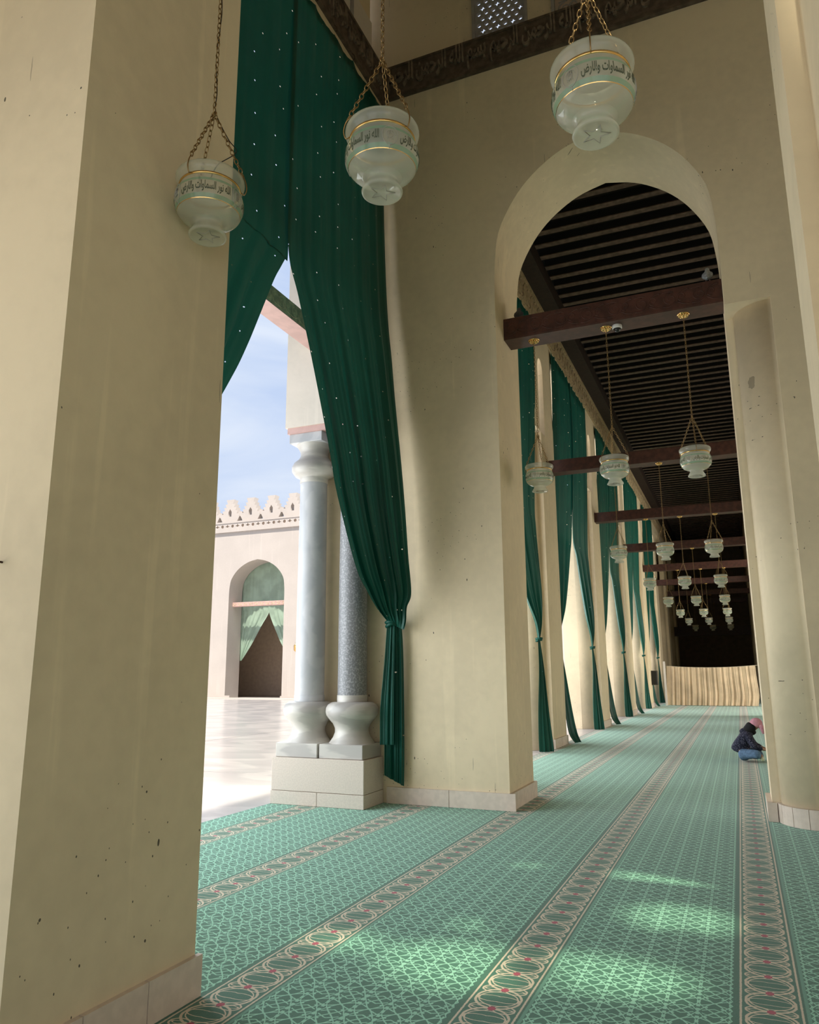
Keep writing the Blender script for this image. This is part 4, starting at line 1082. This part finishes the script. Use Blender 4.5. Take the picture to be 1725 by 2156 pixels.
for s in (-1, 1):
    w_ = chain(2, [(0.155, s * 0.155, 0.485, 0.060), (0.245, s * 0.235, 0.29, 0.046), (0.40, s * 0.125, 0.225, 0.030), (0.445, s * 0.095, 0.215, (0.034, 0.020))])
    for f in range(4):
        chain(w_, [(0.475 + 0.004 * f, s * (0.115 - 0.020 * f), 0.212, 0.0095), (0.502 - 0.004 * abs(f - 1.5), s * (0.108 - 0.021 * f), 0.200, 0.0085), (0.512 - 0.006 * abs(f - 1.5), s * (0.102 - 0.021 * f), 0.178, 0.007)])
    chain(w_, [(0.440, s * 0.055, 0.212, 0.011), (0.465, s * 0.038, 0.205, 0.009)])
chain(0, [(0.06, -0.12, 0.125, 0.095), (0.30, -0.33, 0.155, 0.070), (0.25, -0.02, 0.065, 0.042), (0.20, 0.13, 0.05, 0.035)])
chain(0, [(0.06, 0.12, 0.125, 0.095), (0.30, 0.33, 0.145, 0.070), (0.345, -0.04, 0.070, 0.042), (0.355, -0.17, 0.052, 0.036), (0.36, -0.25, 0.048, 0.030)])
body = skin('body', nodes, edges, M['skin'], pe)
# face: bowed, looking down and forward
fd = Vector((0.80, 0, -0.60)).normalized(); fu = Vector((0.60, 0, 0.80))
fc_ = Vector((0.305, 0, 0.665))
skin('nose', [(*(fc_ + fd * 0.082 + fu * 0.018), 0.008), (*(fc_ + fd * 0.100 - fu * 0.006), 0.012)], [(0, 1)], M['skin'], pe, 1)
for s in (-1, 1):
    e = fc_ + fd * 0.080 + fu * 0.020 + Vector((0, s * 0.030, 0))
    MB().lathe([(0, -0.009), (0.0065, -0.0065), (0.009, 0), (0.0065, 0.0065), (0, 0.009)], e, 10).obj('eye', M['black'], pe)
MB().tube([fc_ + fd * 0.084 - fu * 0.034 + Vector((0, y, 0)) for y in (-0.022, 0, 0.022)], 0.005, 6).obj('mouth', M['pink_cloth'], pe)
# jacket with hood and sleeves
jn = [(-0.03, 0, 0.13, 0.165), (0.0, 0, 0.22, 0.172), (0.09, 0, 0.41, 0.165), (0.17, 0, 0.535, 0.105)]
je = [(0, 1), (1, 2), (2, 3)]
skin('hood', [(0.03, 0, 0.50, 0.055), (0.075, 0, 0.545, 0.075), (0.14, 0, 0.560, 0.085)], [(0, 1), (1, 2)], M['spotted'], pe)
for s in (-1, 1):
    k = len(jn)
    jn += [(0.15, s * 0.165, 0.475, 0.078), (0.245, s * 0.240, 0.285, 0.064), (0.375, s * 0.140, 0.230, 0.048)]
    je += [(2, k), (k, k + 1), (k + 1, k + 2)]
skin('jacket', jn, je, M['spotted'], pe)
dn = [(-0.025, 0, 0.135, 0.150), (0.07, -0.125, 0.128, 0.108), (0.30, -0.335, 0.157, 0.084), (0.265, -0.06, 0.075, 0.052), (0.07, 0.125, 0.128, 0.108), (0.30, 0.335, 0.147, 0.084), (0.345, 0.0, 0.078, 0.052)]
skin('jeans', dn, [(0, 1), (1, 2), (2, 3), (0, 4), (4, 5), (5, 6)], M['denim'], pe)
skin('sock', [(0.35, -0.12, 0.058, 0.042), (0.357, -0.20, 0.052, 0.041), (0.362, -0.262, 0.048, 0.034)], [(0, 1), (1, 2)], M['sock'], pe)
skin('headscarf', [(0.12, 0, 0.520, 0.100), (0.175, 0, 0.585, 0.100), (0.228, 0, 0.648, 0.108), (0.262, 0, 0.700, 0.098)], [(0, 1), (1, 2), (2, 3)], M['black_cloth'], pe)
skin('headscarf_front', [(0.20, 0, 0.555, 0.075), (0.25, 0, 0.535, 0.070), (0.275, 0, 0.49, 0.045)], [(0, 1), (1, 2)], M['black_cloth'], pe)
dome = MB().lathe([(0.112 * math.cos(a), 0.118 * math.sin(a)) for a in [-0.35 + (PI / 2 + 0.35) * k / 10 for k in range(11)]], n=24).obj('scarf', M['pink_cloth'], pe, (0.312, 0, 0.698))
dome.rotation_euler = (0, 0.62, 0)
skin('scarf_end', [(0.375, -0.065, 0.700, 0.050), (0.402, -0.075, 0.640, 0.046), (0.414, -0.070, 0.570, 0.032), (0.418, -0.065, 0.51, 0.018)], [(0, 1), (1, 2), (2, 3)], M['pink_cloth'], pe)
pe.scale = (1.0, 1.0, 0.94)
